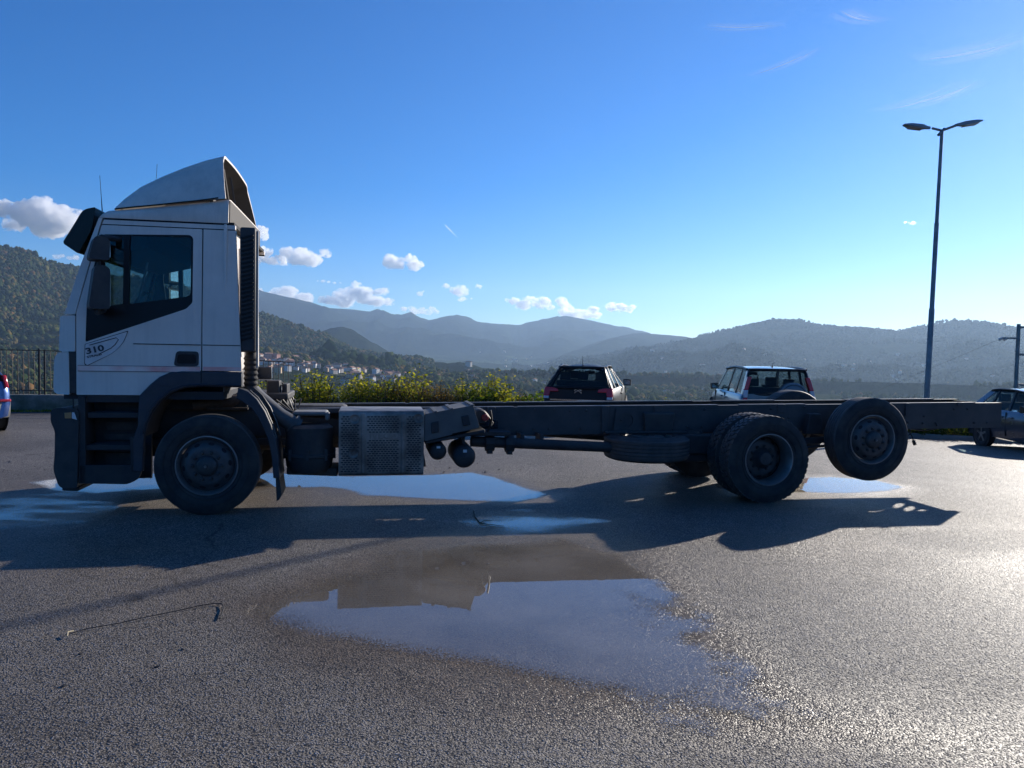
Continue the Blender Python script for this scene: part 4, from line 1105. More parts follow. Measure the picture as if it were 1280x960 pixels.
wheel(0, 0.0, 0.508, 'steer', 1, 11); wheel(0, FW, 0.508, 'steer', -1, 40)
DU = 6.17
wheel(DU, 0.0, 0.512, 'drive_outer', 1, 4); wheel(DU, 0.33, 0.512, 'drive_inner', 1, 7)
wheel(DU, FW, 0.512, 'drive_outer', -1, 20); wheel(DU, FW-0.33, 0.512, 'drive_inner', -1, 13)
TU, TZ = 7.66, 0.715
wheel(TU, 0.22, TZ, 'tag', 1, 25); wheel(TU, FW-0.22, TZ, 'tag', -1, 50)
for u, z, y0 in ((0, 0.508, 0.25), (DU, 0.512, 0.55), (TU, TZ, 0.45)):
    mb = MB(); mb.tube([(u, y0, z), (u, FW-y0, z)], 0.075 if u else 0.06, 16)
    for yv in (y0, FW-y0): mb.lathe([(0.0, -0.09), (0.19, -0.09), (0.205, -0.06), (0.205, 0.09), (0.0, 0.09)], 28, c=(u, yv, z))
    if u == DU: mb.lathe([(0.0, -0.22), (0.10, -0.2), (0.2, -0.08), (0.23, 0), (0.2, 0.08), (0.10, 0.2), (0, 0.22)], 24, c=(u, FW/2, z))
    part(mb, 'axle', 'cast_iron', smooth=40)

# frame rails: C-channels rising slightly to the rear
U0, U1 = -1.15, 10.0
def rz(u): return 1.012+0.0128*u
def rail(y0, inward):
    s = inward
    mb = MB(); us = [U0, 0.5, 2.5, 4.5, 6.5, 8.0, U1]
    def sec(u):
        zt = rz(u); h = 0.335
        if u < 0.6: h = 0.29
        return [(u, y0, zt), (u, y0, zt-h), (u, y0+s*0.085, zt-h), (u, y0+s*0.085, zt-h+0.01), (u, y0+s*0.01, zt-h+0.01), (u, y0+s*0.01, zt-0.01), (u, y0+s*0.085, zt-0.01), (u, y0+s*0.085, zt)]
    rows = [sec(u) + [sec(u)[0]] for u in us]
    mb.grid(rows); mb.add(rows[0][:8], [(0, 1, 2, 3, 4, 5, 6, 7)]); mb.add(rows[-1][:8], [(0, 1, 2, 3, 4, 5, 6, 7)])
    r = part(mb, 'frame_rail', 'frame_paint', smooth=30)
    # spring hangers, brackets, flitch plates, body mounts on the web
    for u, w_, z0, z1 in ((3.02, 0.10, -0.20, 0.006), (4.42, 0.09, -0.33, 0.006), (5.10, 0.10, -0.32, 0.006), (6.75, 0.10, -0.1, 0.006), (8.55, 0.05, -0.16, 0.006), (9.35, 0.09, -0.04, 0.012)):
        mb = MB(); yy = sorted((y0-s*0.022, y0-s*0.0005)); mb.box(u-w_/2, u+w_/2, *yy, rz(u)+z0, rz(u)+z1); part(mb, 'body_mount', 'frame_paint', parent=r, bevel=0.005)
    for (a, b_, z0, z1) in ((4.55, 7.95, -0.31, -0.05), (2.95, 3.5, -0.28, -0.08)):
        mb = MB(); yy = sorted((y0-s*0.009, y0-s*0.0005)); mb.prism([(a+0.1, rz(a)+z0), (b_-0.1, rz(b_)+z0), (b_, rz(b_)+z1), (a, rz(a)+z1)], *yy); part(mb, 'flitch_plate', 'frame_paint', parent=r)
    mb = MB()
    for k in range(40):
        u = 0.9+k*0.22+rng.uniform(-0.03, 0.03); zz = rz(u)-rng.choice([0.03, 0.05, 0.08, 0.25, 0.29, 0.17])
        mb.lathe([(0, -s*0.020), (0.010, -s*0.018), (0.013, 0)], 6, c=(u, y0-(s*0.009 if 4.6 < u < 7.9 else 0), zz))
    for k in range(46):
        u = 1.0+k*0.195
        if rng.random() < 0.35: continue
        mb.lathe([(0, -s*0.022), (0.011, -s*0.020), (0.014, 0)], 6, c=(u, y0-(s*0.009 if 4.6 < u < 7.9 else 0), rz(u)-0.265))
    bo = part(mb, 'bolt', 'hub_dark', parent=r); bo['kind'] = 'stuff'
    # top flange cap strips where the body sat
    for a, b_ in ((0.75, 2.05), (2.1, 3.3), (3.35, 5.9), (6.2, 7.1), (8.2, 9.6)):
        mb = MB(); yy = sorted((y0+s*0.012, y0+s*0.075)); mb.prism([(a, rz(a)+0.001), (b_, rz(b_)+0.001), (b_, rz(b_)+0.009), (a, rz(a)+0.009)], *yy); part(mb, 'wear_strip', 'wear_strip', parent=r)
    return r
mat('wear_strip', (0.16, 0.155, 0.15), 0.5, 0.4, var=0.4, scale=8)
rail(0.80, 1); rail(1.65, -1)
for u in (-1.0, 1.0, 2.9, 4.5, 5.5, 6.9, 8.3):
    z = rz(u); mb = MB()
    mb.box(u-0.05, u+0.05, 0.812, 1.638, z-0.26, z-0.245); mb.box(u-0.05, u+0.05, 0.812, 1.638, z-0.08, z-0.065); mb.box(u-0.008, u+0.008, 0.812, 1.638, z-0.245, z-0.08)
    part(mb, 'crossmember', 'frame_paint')
# rear end beam with round lightening holes
holes = [arc(yv, rz(9.9)-0.17, 0.062, 0, 342, 19) for yv in (0.95, 1.13, 1.31, 1.49)]
mb = MB(); mb.prism([(0.812, rz(9.9)-0.33), (1.638, rz(9.9)-0.33), (1.638, rz(9.9)-0.012), (0.812, rz(9.9)-0.012)], -0.006, 0.006, holes=holes)
eb = part(mb, 'end_beam', 'frame_paint')
for v in eb.data.vertices: v.co = Vector((9.9+v.co.y, v.co.x, v.co.z))

# engine, gearbox, propshaft
mb = MB(); mb.box(-0.75, 0.55, 0.86, 1.6, 0.55, 1.14); mb.box(0.55, 1.35, 1.0, 1.45, 0.55, 1.05); part(mb, 'engine', 'cast_iron', bevel=0.06)
mb = MB(); mb.tube([(1.35, 1.22, 0.75), (3.6, 1.22, 0.72), (DU-0.2, 1.22, 0.56)], 0.055, 12); part(mb, 'propshaft', 'chassis_black', smooth=60)
mb = MB(); mb.tube([(-0.25, 0.55, 1.08), (0.12, 0.6, 1.12), (0.3, 0.7, 1.16)], [0.05, 0.07, 0.04], 10); mb.box(-0.1, 0.32, 0.5, 0.53, 1.04, 1.06); part(mb, 'steering_linkage', 'rust_drum', smooth=50)
mb = MB(); mb.box(-0.8, 0.75, 0.74, 0.79, 0.62, 0.70); mb.box(-0.12, 0.12, 0.70, 0.83, 0.56, 0.76); part(mb, 'leaf_spring', 'cast_iron', bevel=0.01)
mb = MB(); mb.box(-0.55, 0.30, 0.60, 0.85, 1.02, 1.18); mb.box(-0.5, 0.7, 0.85, 1.6, 1.12, 1.20); part(mb, 'cab_mounting', 'chassis_black', bevel=0.02)
# intake stack behind the cab
mb = MB(); mb.box(0.30, 0.455, 0.09, 0.30, 1.66, 2.93); st = part(mb, 'intake_stack', 'black_plastic', bevel=0.02)
for k in range(25):
    z = 1.80+k*0.043
    mb = MB(); M = Matrix.Translation((0.375, 0.088, z)) @ Matrix.Rotation(R(-16), 4, 'Y')
    mb.box(-0.062, 0.062, -0.006, 0.008, -0.012, 0.012, M=M); part(mb, 'louvre', 'gloss_black', parent=st, bevel=0.003)
mb = MB(); mb.box(0.458, 0.475, 0.13, 0.16, 1.5, 2.9); part(mb, 'stack_bracket', 'rim_bare', parent=st)
mb = MB(); prof = []
for k in range(13):
    z = 1.62-k*0.026; prof.append((0.062+(0.013 if k % 2 else 0.0), z))
mb.lathe([(0.0, 1.68), (0.055, 1.68), (0.055, 1.63)]+prof+[(0.08, 1.28), (0.10, 1.26), (0.10, 1.22)], 20, axis='z', c=(0.385, 0.27, 0)); part(mb, 'intake_bellows', 'rubber', smooth=40)
mb = MB(); mb.tube([(0.385, 0.27, 1.26), (0.43, 0.27, 1.19), (0.55, 0.27, 1.09), (0.68, 0.27, 0.99), (0.80, 0.28, 0.91), (0.86, 0.29, 0.87)], [0.09, 0.10, 0.095, 0.085, 0.09, 0.10], 16)
mb.tube([(0.80, 0.28, 0.915), (0.825, 0.28, 0.895)], [0.112, 0.112], 16); part(mb, 'intake_duct', 'duct_plastic', smooth=40)
# air filter housing
mb = MB(); mb.lathe([(0, 0.90), (0.20, 0.90), (0.245, 0.87), (0.25, 0.60), (0.262, 0.59), (0.262, 0.565), (0.25, 0.555), (0.24, 0.46), (0.20, 0.40), (0, 0.40)], 40, axis='z', c=(0.98, 0.33, 0))
for a in range(0, 360, 45):
    x = 0.98+0.258*math.cos(R(a)); yv = 0.33+0.258*math.sin(R(a)); mb.box(x-0.015, x+0.015, yv-0.012, yv+0.012, 0.53, 0.65)
part(mb, 'air_filter', 'chassis_black', smooth=40)
mb = MB(); mb.box(0.80, 1.16, 0.30, 0.62, 0.99, 1.035); mb.box(1.14, 1.19, 0.30, 0.40, 0.94, 1.03); part(mb, 'coolant_tank', 'grey_plastic', bevel=0.02)
mb = MB(); mb.prism([(0.75, 0.37), (1.28, 0.345), (1.28, 0.43), (0.75, 0.45)], 0.25, 0.7); part(mb, 'catch_tray', 'rust_drum', bevel=0.015)
mb = MB()
for k in range(7):
    y0 = 0.35+0.05*k
    mb.tube([(0.5+0.06*k, y0, 1.15), (0.8, y0+0.05, 1.02-0.01*k), (1.4, 0.70, 0.99-0.012*k), (2.4, 0.765, 0.95-0.015*k), (3.1, 0.78, 0.9-0.02*k)], 0.011, 6)
part(mb, 'air_hose', 'cable_black', smooth=60)
mb = MB(); mb.box(0.46, 0.60, 0.9, 1.1, 1.14, 1.34); mb.box(0.62, 0.68, 0.95, 1.25, 1.05, 1.30); part(mb, 'cab_latch', 'chassis_black', bevel=0.015)
# valve block with red cap
mb = MB(); mb.tube([(2.83, 0.62, 0.98), (2.83, 0.40, 0.98)], [0.085, 0.085], 20); mb.lathe([(0, -0.1), (0.07, -0.1), (0.085, -0.07), (0.085, 0)], 20, c=(2.83, 0.42, 0.98)); vb = part(mb, 'brake_chamber', 'chassis_black', smooth=40)
mb = MB(); mb.lathe([(0, -0.03), (0.034, -0.03), (0.038, -0.02), (0.038, 0.02)], 20, c=(2.875, 0.31, 0.975)); part(mb, 'red_cap', 'red_plastic', parent=vb, smooth=40)
mb = MB(); mb.tube([(2.92, 0.5, 1.0), (2.99, 0.48, 0.9), (2.93, 0.46, 0.80), (2.85, 0.5, 0.76)], 0.013, 6); mb.tube([(2.95, 0.4, 1.05), (2.97, 0.42, 0.95), (2.96, 0.45, 0.87)], 0.012, 6); part(mb, 'valve_hose', 'cable_black', parent=vb, smooth=60)
# exhaust box: perforated heat shield
EB0, EB1, EZ0, EZ1, EY = 1.295, 2.185, 0.37, 1.065, 0.085
mb = MB(); mb.prism(rounded([(EY, EZ0), (0.72, EZ0), (0.72, EZ1), (EY, EZ1)], [0.05, 0.03, 0.03, 0.06], 5), EB0, EB1)
for i, v in enumerate(mb.v): mb.v[i] = (v[1], v[0], v[2])
ex = part(mb, 'exhaust_box', 'galvanised', smooth=40, bevel=0.012)
for u in (EB0+0.255, EB1-0.22):
    mb = MB(); mb.box(u-0.022, u+0.022, EY-0.010, EY+0.03, EZ0+0.03, EZ1-0.03); part(mb, 'shield_rib', 'galvanised', parent=ex, bevel=0.008)
mb = MB(); bossl = ((EB0+0.165, 0.975), (EB0+0.155, 0.615), (EB1-0.06, 0.985))
row = 0; z = EZ0+0.055
while z < EZ1-0.05:
    u = EB0+0.035+(0.018 if row % 2 else 0)
    while u < EB1-0.04:
        band = (EB0+0.25 < u < EB1-0.25 and 0.755 < z < 0.835)
        ribz = abs(u-(EB0+0.255)) < 0.042 or abs(u-(EB1-0.22)) < 0.042
        if not band and not ribz and all((u-a)**2+(z-b)**2 > 0.055**2 for a, b in bossl):
            mb.add([(u-0.013, EY-0.0015, z-0.0055), (u+0.013, EY-0.0015, z-0.0055), (u+0.013, EY-0.0015, z+0.0055), (u-0.013, EY-0.0015, z+0.0055)], [(0, 1, 2, 3)])
        u += 0.036
    z += 0.023; row += 1
sl = part(mb, 'shield_slot', 'seam_dark', parent=ex); sl['kind'] = 'stuff'
for a, b_ in bossl:
    mb = MB(); mb.lathe([(0, 0.006), (0.018, 0.006), (0.022, 0.0), (0.04, -0.002), (0.05, -0.008), (0.055, 0.0)], 24, c=(a, EY, b_)); mb.lathe([(0, -0.012), (0.013, -0.012), (0.014, 0.006)], 6, c=(a, EY, b_)); part(mb, 'shield_boss', 'galvanised', parent=ex, smooth=40)
me = text_mesh('IVECO', 0.10, 0.004, 'lettering'); me.materials.append(MAT['galvanised'])
o = instance('embossed_lettering', me, ex, ((EB0+EB1)/2+0.02, EY-0.004, 0.795), (R(90), 0, 0)); o.scale = (1.05, 0.85, 1)
mb = MB(); mb.tube([(EB1-0.06, 0.16, 0.44), (EB1-0.06, 0.6, 0.44)], 0.06, 14); mb.tube([(EB1-0.1, 0.2, 0.50), (EB1+0.02, 0.2, 0.52)], 0.07, 12); part(mb, 'tailpipe', 'rust_drum', parent=ex, smooth=40)
# battery box, tilted lid with straps
BA = [(2.19, 0.735), (2.79, 0.88), (2.715, 1.125), (2.19, 1.03)]
mb = MB(); mb.prism(rounded(BA, 0.02), 0.10, 0.70); ba = part(mb, 'battery_box', 'battery_lid', bevel=0.02)
for k in (0.22, 0.55, 0.98):
    a = Vector(BA[3]).lerp(Vector(BA[2]), k); mb = MB(); M = Matrix.Translation((a.x, 0.4, a.y)) @ Matrix.Rotation(-math.atan2(0.095, 0.525), 4, 'Y')
    mb.box(-0.02, 0.02, -0.31, 0.3, -0.01, 0.012, M=M); part(mb, 'lid_rib', 'battery_lid', parent=ba, bevel=0.006)
for k in (0.2, 0.78):
    b0 = Vector(BA[0]).lerp(Vector(BA[1]), k); b1 = Vector(BA[3]).lerp(Vector(BA[2]), k); c0 = b0.lerp(b1, 0.2); c1 = b0.lerp(b1, 0.62)
    mb = MB(); mb.prism([(c0.x-0.04, c0.y), (c0.x+0.04, c0.y+0.015), (c1.x+0.04, c1.y+0.015), (c1.x-0.04, c1.y)], 0.085, 0.11); part(mb, 'lid_clip', 'step_plastic', parent=ba, bevel=0.008)
mb = MB(); mb.prism([(2.2, 0.70), (2.85, 0.82), (2.85, 0.86), (2.2, 0.735)], 0.12, 0.8); mb.box(2.75, 3.2, 0.45, 0.8, 0.75, 0.80); part(mb, 'battery_carrier', 'chassis_black', bevel=0.01)
for u, z, r in ((2.345, 0.615, 0.095), (2.635, 0.555, 0.125)):
    mb = MB(); mb.lathe([(0, -0.03), (r*0.5, -0.022), (r*0.85, 0.0), (r, 0.03), (r, 0.62), (r*0.8, 0.66), (0, 0.68)], 32, c=(u, 0.17, z)); ta = part(mb, 'air_tank', 'chassis_black', smooth=40)
    mb = MB(); mb.box(u-0.018, u+0.022, 0.135, 0.146, z+r*0.42, z+r*0.66); part(mb, 'tank_label', 'label_white', parent=ta)
    mb = MB(); mb.tube([(u, 0.3, z+r), (u, 0.3, 0.78)], 0.02, 6); mb.tube([(u, 0.65, z+r), (u, 0.65, 0.8)], 0.02, 6); part(mb, 'tank_strap', 'chassis_black', parent=ta)
# side bar and clamps, spare wheel on its carrier
mb = MB(); mb.tube([(2.75, 0.55, 0.68), (4.45, 0.55, 0.60)], 0.062, 14); sb = part(mb, 'cross_tube', 'chassis_black', smooth=60)
for u, z in ((2.97, 0.67), (3.2, 0.66)):
    mb = MB(); mb.lathe([(0.05, -0.05), (0.095, -0.05), (0.095, 0.05), (0.05, 0.05)], 8, axis='x', c=(u, 0.55, z-0.01)); mb.box(u-0.03, u+0.03, 0.5, 0.6, z-0.13, z-0.06); part(mb, 'tube_clamp', 'chassis_black', parent=sb)
for u in (3.35, 3.58): 
    mb = MB(); mb.box(u-0.02, u+0.02, 0.52, 0.80, 0.66, 0.76); part(mb, 'tube_bracket', 'chassis_black', parent=sb)
sw = empty('spare_wheel', (4.74, 0.70, 0.635)); sw.parent = T; sw.rotation_euler = (R(90), R(1.5), 0)
sw.location = (4.90, 0.64, 0.745); sw.rotation_euler = (R(-90), R(0), 0)
instance('tyre', STEER_T, sw); instance('rim', RIM1, sw); instance('disc', D_OUT, sw)
mb = MB(); mb.box(4.4, 5.45, 0.70, 0.78, 0.74, 0.775); part(mb, 'spare_carrier', 'chassis_black', bevel=0.01)
# rear suspension: air bellows, V-stay, lift arms
for s_, yv in ((0, 0.62), (1, FW-0.62)):
    for u in (5.55, 6.80):
        mb = MB(); mb.lathe([(0.05, 0.40), (0.13, 0.42), (0.15, 0.48), (0.135, 0.55), (0.15, 0.62), (0.135, 0.69), (0.12, 0.72), (0.0, 0.72)], 24, axis='z', c=(u, yv+0.18*(1-2*s_), 0.06)); part(mb, 'air_bellows', 'rubber', smooth=40)
    mb = MB(); mb.box(5.0, 6.95, yv+0.1*(1-2*s_)-0.05, yv+0.1*(1-2*s_)+0.05, 0.40, 0.50); mb.prism([(4.95, 0.42), (5.2, 0.42), (5.3, 1.0), (4.9, 1.0)], yv+0.1, yv+0.17); part(mb, 'trailing_arm', 'chassis_black', bevel=0.02)
    mb = MB(); mb.prism([(6.85, 0.60), (7.7, 0.66), (7.7, 0.74), (6.85, 0.68)], yv, yv+0.06); mb.prism([(7.0, 0.74), (7.25, 0.74), (7.2, 1.0), (7.05, 1.0)], yv, yv+0.1); mb.tube([(6.7, yv, 0.55), (7.6, yv, 0.62)], 0.02, 6); part(mb, 'lift_arm', 'chassis_black', bevel=0.01)
    mb = MB(); mb.tube([(7.5, yv+0.05, 0.8), (7.75, yv+0.05, 0.95)], 0.07, 14); part(mb, 'brake_cylinder', 'chassis_black', smooth=50)
mb = MB(); mb.box(5.35, 6.0, 0.62, 0.80, 0.50, 0.74); part(mb, 'valve_box', 'chassis_black', bevel=0.02)
mb = MB(); mb.box(6.45, 6.75, 0.5, 0.79, 0.6, 0.9); part(mb, 'valve_box', 'chassis_black', bevel=0.02)
# V-shaped gusset with a round hole in the web
mb = MB(); mb.prism([(4.52, 0.76), (4.92, 0.76), (4.80, 1.05), (4.56, 1.05)], 0.775, 0.785, holes=[arc(4.69, 0.90, 0.085, 0, 340, 17)]); part(mb, 'web_gusset', 'frame_paint')
# cable ends hanging below the tail
for k, (du, dz) in enumerate(((-0.07, 0.63), (0.06, 0.60))):
    mb = MB(); mb.tube([(8.66, 0.86, 0.80), (8.67, 0.86, 0.72), (8.67+du*0.5, 0.86, 0.68), (8.67+du, 0.86, dz)], 0.008, 6); mb.tube([(8.67+du*0.85, 0.86, dz+0.025), (8.67+du*1.3, 0.86, dz-0.03)], 0.022, 8); part(mb, 'hanging_plug', 'cable_black', smooth=50)
mb = MB(); mb.tube([(7.9, 0.9, 0.82), (8.2, 0.9, 0.77), (8.5, 0.88, 0.80), (8.9, 0.88, 0.76), (9.3, 0.9, 0.81)], 0.012, 6); mb.tube([(8.0, 1.2, 0.80), (8.5, 1.2, 0.74), (9.2, 1.2, 0.80)], 0.014, 6); part(mb, 'tail_wiring', 'cable_black', smooth=50)

# ================================================================== CARS
def make_car(name, loc, heading, L, W, H, zb, paint, label, o=None):
    """x forward from the rear bumper, y to the left; built in its own frame, then turned to its heading"""
    o = o or {}
    root = empty(name, loc, math.atan2(heading[1], heading[0])); tag(root, label, 'car', 'parked cars')
    hw = W/2; zl = o.get('zl', 0.24); tilt = o.get('tilt', 0.28); roofw = o.get('roofw', 0.74)
    xb, xt = o.get('rear', (0.16, 0.55)); fb, ft = o.get('front', (L-1.05, L-1.85))
    st = [0.0, 0.02, 0.08, 0.22, 0.5, 1.0, L*0.5, fb-0.3, fb, L-0.7, L-0.3, L-0.08, L]
    wf = o.get('rw', [0.82, 0.90, 0.955, 0.985]) + [1.0, 1.0, 1.0, 1.0, 0.985, 0.97, 0.91, 0.80, 0.66]
    zs = [zb]*8 + [zb-0.01, zb-0.12, zb-0.2, zb-0.30, zb-0.38]
    P = []
    for x, w, z in zip(st, wf, zs):
        w = w*hw; top = z+0.02
        half = [(0, zl+(0.06 if x in (st[0], st[-1]) else 0)), (0.78*w, zl), (0.95*w, zl+0.05), (0.995*w, zl+0.28), (1.0*w, z-0.22), (0.975*w, z-0.04), (0.93*w, z), (0.75*w, top), (0, top+0.02)]
        ring = [(x, -y, zz) for y, zz in half] + [(x, y, zz) for y, zz in reversed(half[:-1])][0:]
        row = []
        for (xx, y, zz) in ring:
            if x < 0.6: xx += tilt*max(0, zz-0.62)*(1-x/0.6)
            if x > L-0.5: xx -= 0.12*max(0, zz-0.5)
            row.append((xx, y, zz))
        P.append(row)
    mb = MB(); mb.grid(P); mb.add(P[0], [tuple(range(len(P[0])))]); mb.add(P[-1], [tuple(range(len(P[-1])))])
    body = mb.build('body', paint, root, smooth=38)
    yb, yr = 0.93*hw, roofw*hw
    def ztop(x): 
        t = (x-xt)/(ft-xt); return H - 0.045*(1-min(1, t/0.35))**2*(1 if t < 0.35 else 0) - 0.06*max(0, (t-0.55)/0.45)**2
    # roof
    rows = []
    for x in np.linspace(xt, ft, 12):
        z = ztop(x); rows.append([(x, y*yr, z-o.get('crown', 0.06)*abs(y)**2.8) for y in np.linspace(-1, 1, 11)])
    mb = MB(); mb.grid(rows); mb.grid([[(p[0], p[1]*0.97, p[2]-0.05) for p in r] for r in rows], flip=True)
    mb.grid([rows[0], [(p[0]+0.03, p[1]*0.97, p[2]-0.05) for p in rows[0]]]); mb.grid([rows[-1], [(p[0], p[1]*0.97, p[2]-0.05) for p in rows[-1]]])
    mb.build('roof', paint, root, smooth=50)
    if o.get('rails'):
        for s in (-1, 1):
            mb = MB(); mb.tube([(x, s*yr*0.97, ztop(x)-0.02) for x in np.linspace(xt+0.1, ft-0.1, 8)], 0.02, 6); mb.build('roof_rail', 'black_plastic', root, smooth=60)
    # pillars and side glass
    xs_b = [xb+0.10] + o.get('bp', [xb+0.75, xb+1.65]) + [fb]
    xs_t = [xt+0.05] + o.get('tp', [xt+0.45, xt+1.15]) + [ft]
    for s in (-1, 1):
        bpt = [Vector((x, s*yb, zb-0.005)) for x in xs_b]; tpt = [Vector((x, s*yr*0.985, ztop(x)-0.06)) for x in xs_t]
        for i in range(4):
            wd = [o.get('dp', 0.11), 0.05, 0.05, 0.05][i]
            a, b = bpt[i], tpt[i]; mb = MB()
            vs = []
            for q, k in ((a, wd), (b, wd*0.8)):
                for dx, dy in ((-k, 0.0), (k, 0.0), (k, -s*0.05), (-k, -s*0.05)): vs.append((q.x+dx, q.y+dy, q.z))
            mb.add(vs, [(0, 1, 5, 4), (1, 2, 6, 5), (2, 3, 7, 6), (3, 0, 4, 7), (0, 3, 2, 1), (4, 5, 6, 7)])
            mb.build('pillar', paint if i in (0, 3) else 'gloss_black', root, bevel=0.01)
        for i in range(3):
            mb = MB(); a, b, c, d = bpt[i], bpt[i+1], tpt[i+1], tpt[i]
            mid = [(q+Vector((0, -s*0.012, 0))) for q in (a, b, c, d)]; mb.add(mid, [(0, 1, 2, 3)])
            mb.build('side_window', 'car_glass', root)
        mb = MB(); mb.tube([tuple(q+Vector((0, 0, 0.03))) for q in tpt], 0.028, 6); mb.build('window_frame', 'gloss_black', root, smooth=60)
    # rear screen (bulging) and windscreen
    for nm, x0, x1, z1, sgn in (('rear_window', xb, xt+0.01, ztop(xt)-0.03, -1), ('windscreen', fb+0.05, ft, ztop(ft)-0.03, 1)):
        rows = []
        for t in np.linspace(0, 1, 6):
            x = x0+(x1-x0)*t; z = (zb+0.012)+(z1-zb-0.012)*t; w = (yb*0.90)*(1-t)+yr*0.93*t
            rows.append([(x+sgn*0.07*(1-y*y), y*w, z) for y in np.linspace(-1, 1, 9)])
        mb = MB(); mb.grid(rows); g = mb.build(nm, 'car_glass', root, smooth=60)
        fr = MB(); loop = [rows[0][k] for k in range(9)] + [rows[i][8] for i in range(1, 6)] + [rows[5][k] for k in range(7, -1, -1)] + [rows[i][0] for i in range(4, 0, -1)]
        fr.tube(loop+[loop[0]], 0.035 if nm == 'rear_window' else 0.02, 6); fr.build('screen_seal', 'gloss_black', root, smooth=60)
    # interior
    for x in (o.get('seatx', (xb+0.75, fb-1.0))):
        for y in ((-0.36, 0.36) if x > 1.6 else (-0.42, 0.0, 0.42)):
            mb = MB(); mb.prism(rounded([(x, 0.4), (x+0.14, 0.4), (x+0.02, zb+0.16), (x-0.10, zb+0.16)], 0.03), y-0.21, y+0.21)
            mb.prism(rounded([(x-0.08, zb+0.17), (x+0.02, zb+0.17), (x, zb+0.36), (x-0.09, zb+0.36)], 0.03), y-0.12, y+0.12)
            mb.build('seat', 'seat_fabric', root, smooth=40)
    mb = MB(); mb.prism([(fb-0.55, 0.5), (fb, 0.5), (fb+0.05, zb-0.02), (fb-0.4, zb+0.03)], -hw*0.85, hw*0.85); mb.build('dashboard', 'interior', root)
    mb = MB(); mb.box(ft-0.02, ft+0.02, -0.13, 0.13, ztop(ft)-0.20, ztop(ft)-0.12); mb.build('rear_view_mirror', 'interior', root, bevel=0.015)
    # door mirrors
    for s in (-1, 1):
        mb = MB(); mb.prism(rounded([(fb-0.42, zb+0.0), (fb-0.26, zb+0.01), (fb-0.22, zb+0.13), (fb-0.40, zb+0.17)], 0.04), min(s*(yb+0.03), s*(yb+0.22)), max(s*(yb+0.03), s*(yb+0.22)))
        mr = mb.build('door_mirror', o.get('mirror', 'gloss_black'), root, bevel=0.03)
        mb = MB(); mb.box(fb-0.428, fb-0.422, min(s*(yb+0.05), s*(yb+0.20)), max(s*(yb+0.05), s*(yb+0.20)), zb+0.03, zb+0.14); mb.build('mirror_glass', 'chrome', mr)
    # door lines and handles
    for s in (-1, 1):
        for x in (o.get('bp', [xb+0.75, xb+1.65])[1], fb-0.1):
            mb = MB(); mb.box(x-0.004, x+0.004, min(s*hw*0.97, s*(hw*1.002)), max(s*hw*0.97, s*(hw*1.002)), zl+0.12, zb-0.04); mb.build('door_gap', 'seam_dark', root)
        for x in (o.get('bp', [xb+0.75, xb+1.65])[1]-0.18, fb-1.0+0.0):
            mb = MB(); mb.box(x-0.09, x+0.09, min(s*hw*0.985, s*(hw+0.025)), max(s*hw*0.985, s*(hw+0.025)), zb-0.17, zb-0.13); mb.build('door_handle', paint, root, bevel=0.012)
    # wheels
    wr = o.get('wr', 0.31)
    for x in o.get('axles', (0.72, L-0.82)):
        for s in (-1, 1):
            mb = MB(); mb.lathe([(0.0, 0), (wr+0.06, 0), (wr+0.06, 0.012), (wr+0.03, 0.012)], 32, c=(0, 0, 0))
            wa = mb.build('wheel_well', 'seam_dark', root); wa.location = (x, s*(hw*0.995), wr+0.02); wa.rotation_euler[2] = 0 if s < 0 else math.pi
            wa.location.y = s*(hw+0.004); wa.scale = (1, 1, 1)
            w = empty('wheel', (x, s*(hw+0.022), wr)); w.parent = root; w.rotation_euler[2] = 0 if s < 0 else math.pi
            mb = MB(); mb.lathe([(wr*0.64, 0.015), (wr*0.72, 0.0), (wr*0.9, 0.002), (wr*0.97, 0.02), (wr, 0.05), (wr, 0.17), (wr*0.9, 0.21), (wr*0.6, 0.21)], 36); mb.build('tyre', 'tyre_car', w, smooth=40)
            mb = MB(); mb.lathe([(wr*0.66, 0.02), (wr*0.64, 0.012), (wr*0.60, 0.02), (wr*0.58, 0.10), (0, 0.12)], 36, mi=1)
            for k in range(5):
                a = 2*math.pi*k/5; M = Matrix.Rotation(a, 4, 'Y'); mb.box(-0.028, 0.028, 0.018, 0.045, 0, wr*0.62, M=M)
            mb.lathe([(0, 0.012), (0.05, 0.014), (0.06, 0.04)], 16); mb.build('rim', ['alloy', 'hub_dark'], w, smooth=40)
    # bumper and plate
    mb = MB(); rows = []
    for y in np.linspace(-1, 1, 13):
        xo = 0.16*abs(y)**4; w = hw*0.965
        rows.append([(xo+0.0, y*w, zl+0.02), (xo-0.05, y*w, zl+0.10), (xo-0.055, y*w, zl+0.30), (xo-0.015, y*w, zl+0.36), (xo+0.05, y*w, zl+0.36)])
    mb.grid(rows); mb.build('rear_bumper', o.get('bumper', paint), root, smooth=50)
    pz = o.get('plate_z', zl+0.46)
    mb = MB(); mb.box(-0.012+o.get('plate_dx', 0), 0.05, -0.26, 0.26, pz, pz+0.11); mb.build('number_plate', 'plate_white', root, bevel=0.004)
    if o.get('aerial'):
        ax, ah = o['aerial']; mb = MB(); mb.tube([(ax, 0, ztop(ax)-0.02), (ax-ah*0.45, 0.0, ztop(ax)+ah)], [0.008, 0.004], 5); mb.lathe([(0, 0.03), (0.02, 0.025), (0.03, 0)], 10, axis='z', c=(ax, 0, ztop(ax)-0.01)); mb.build('aerial', 'cable_black', root)
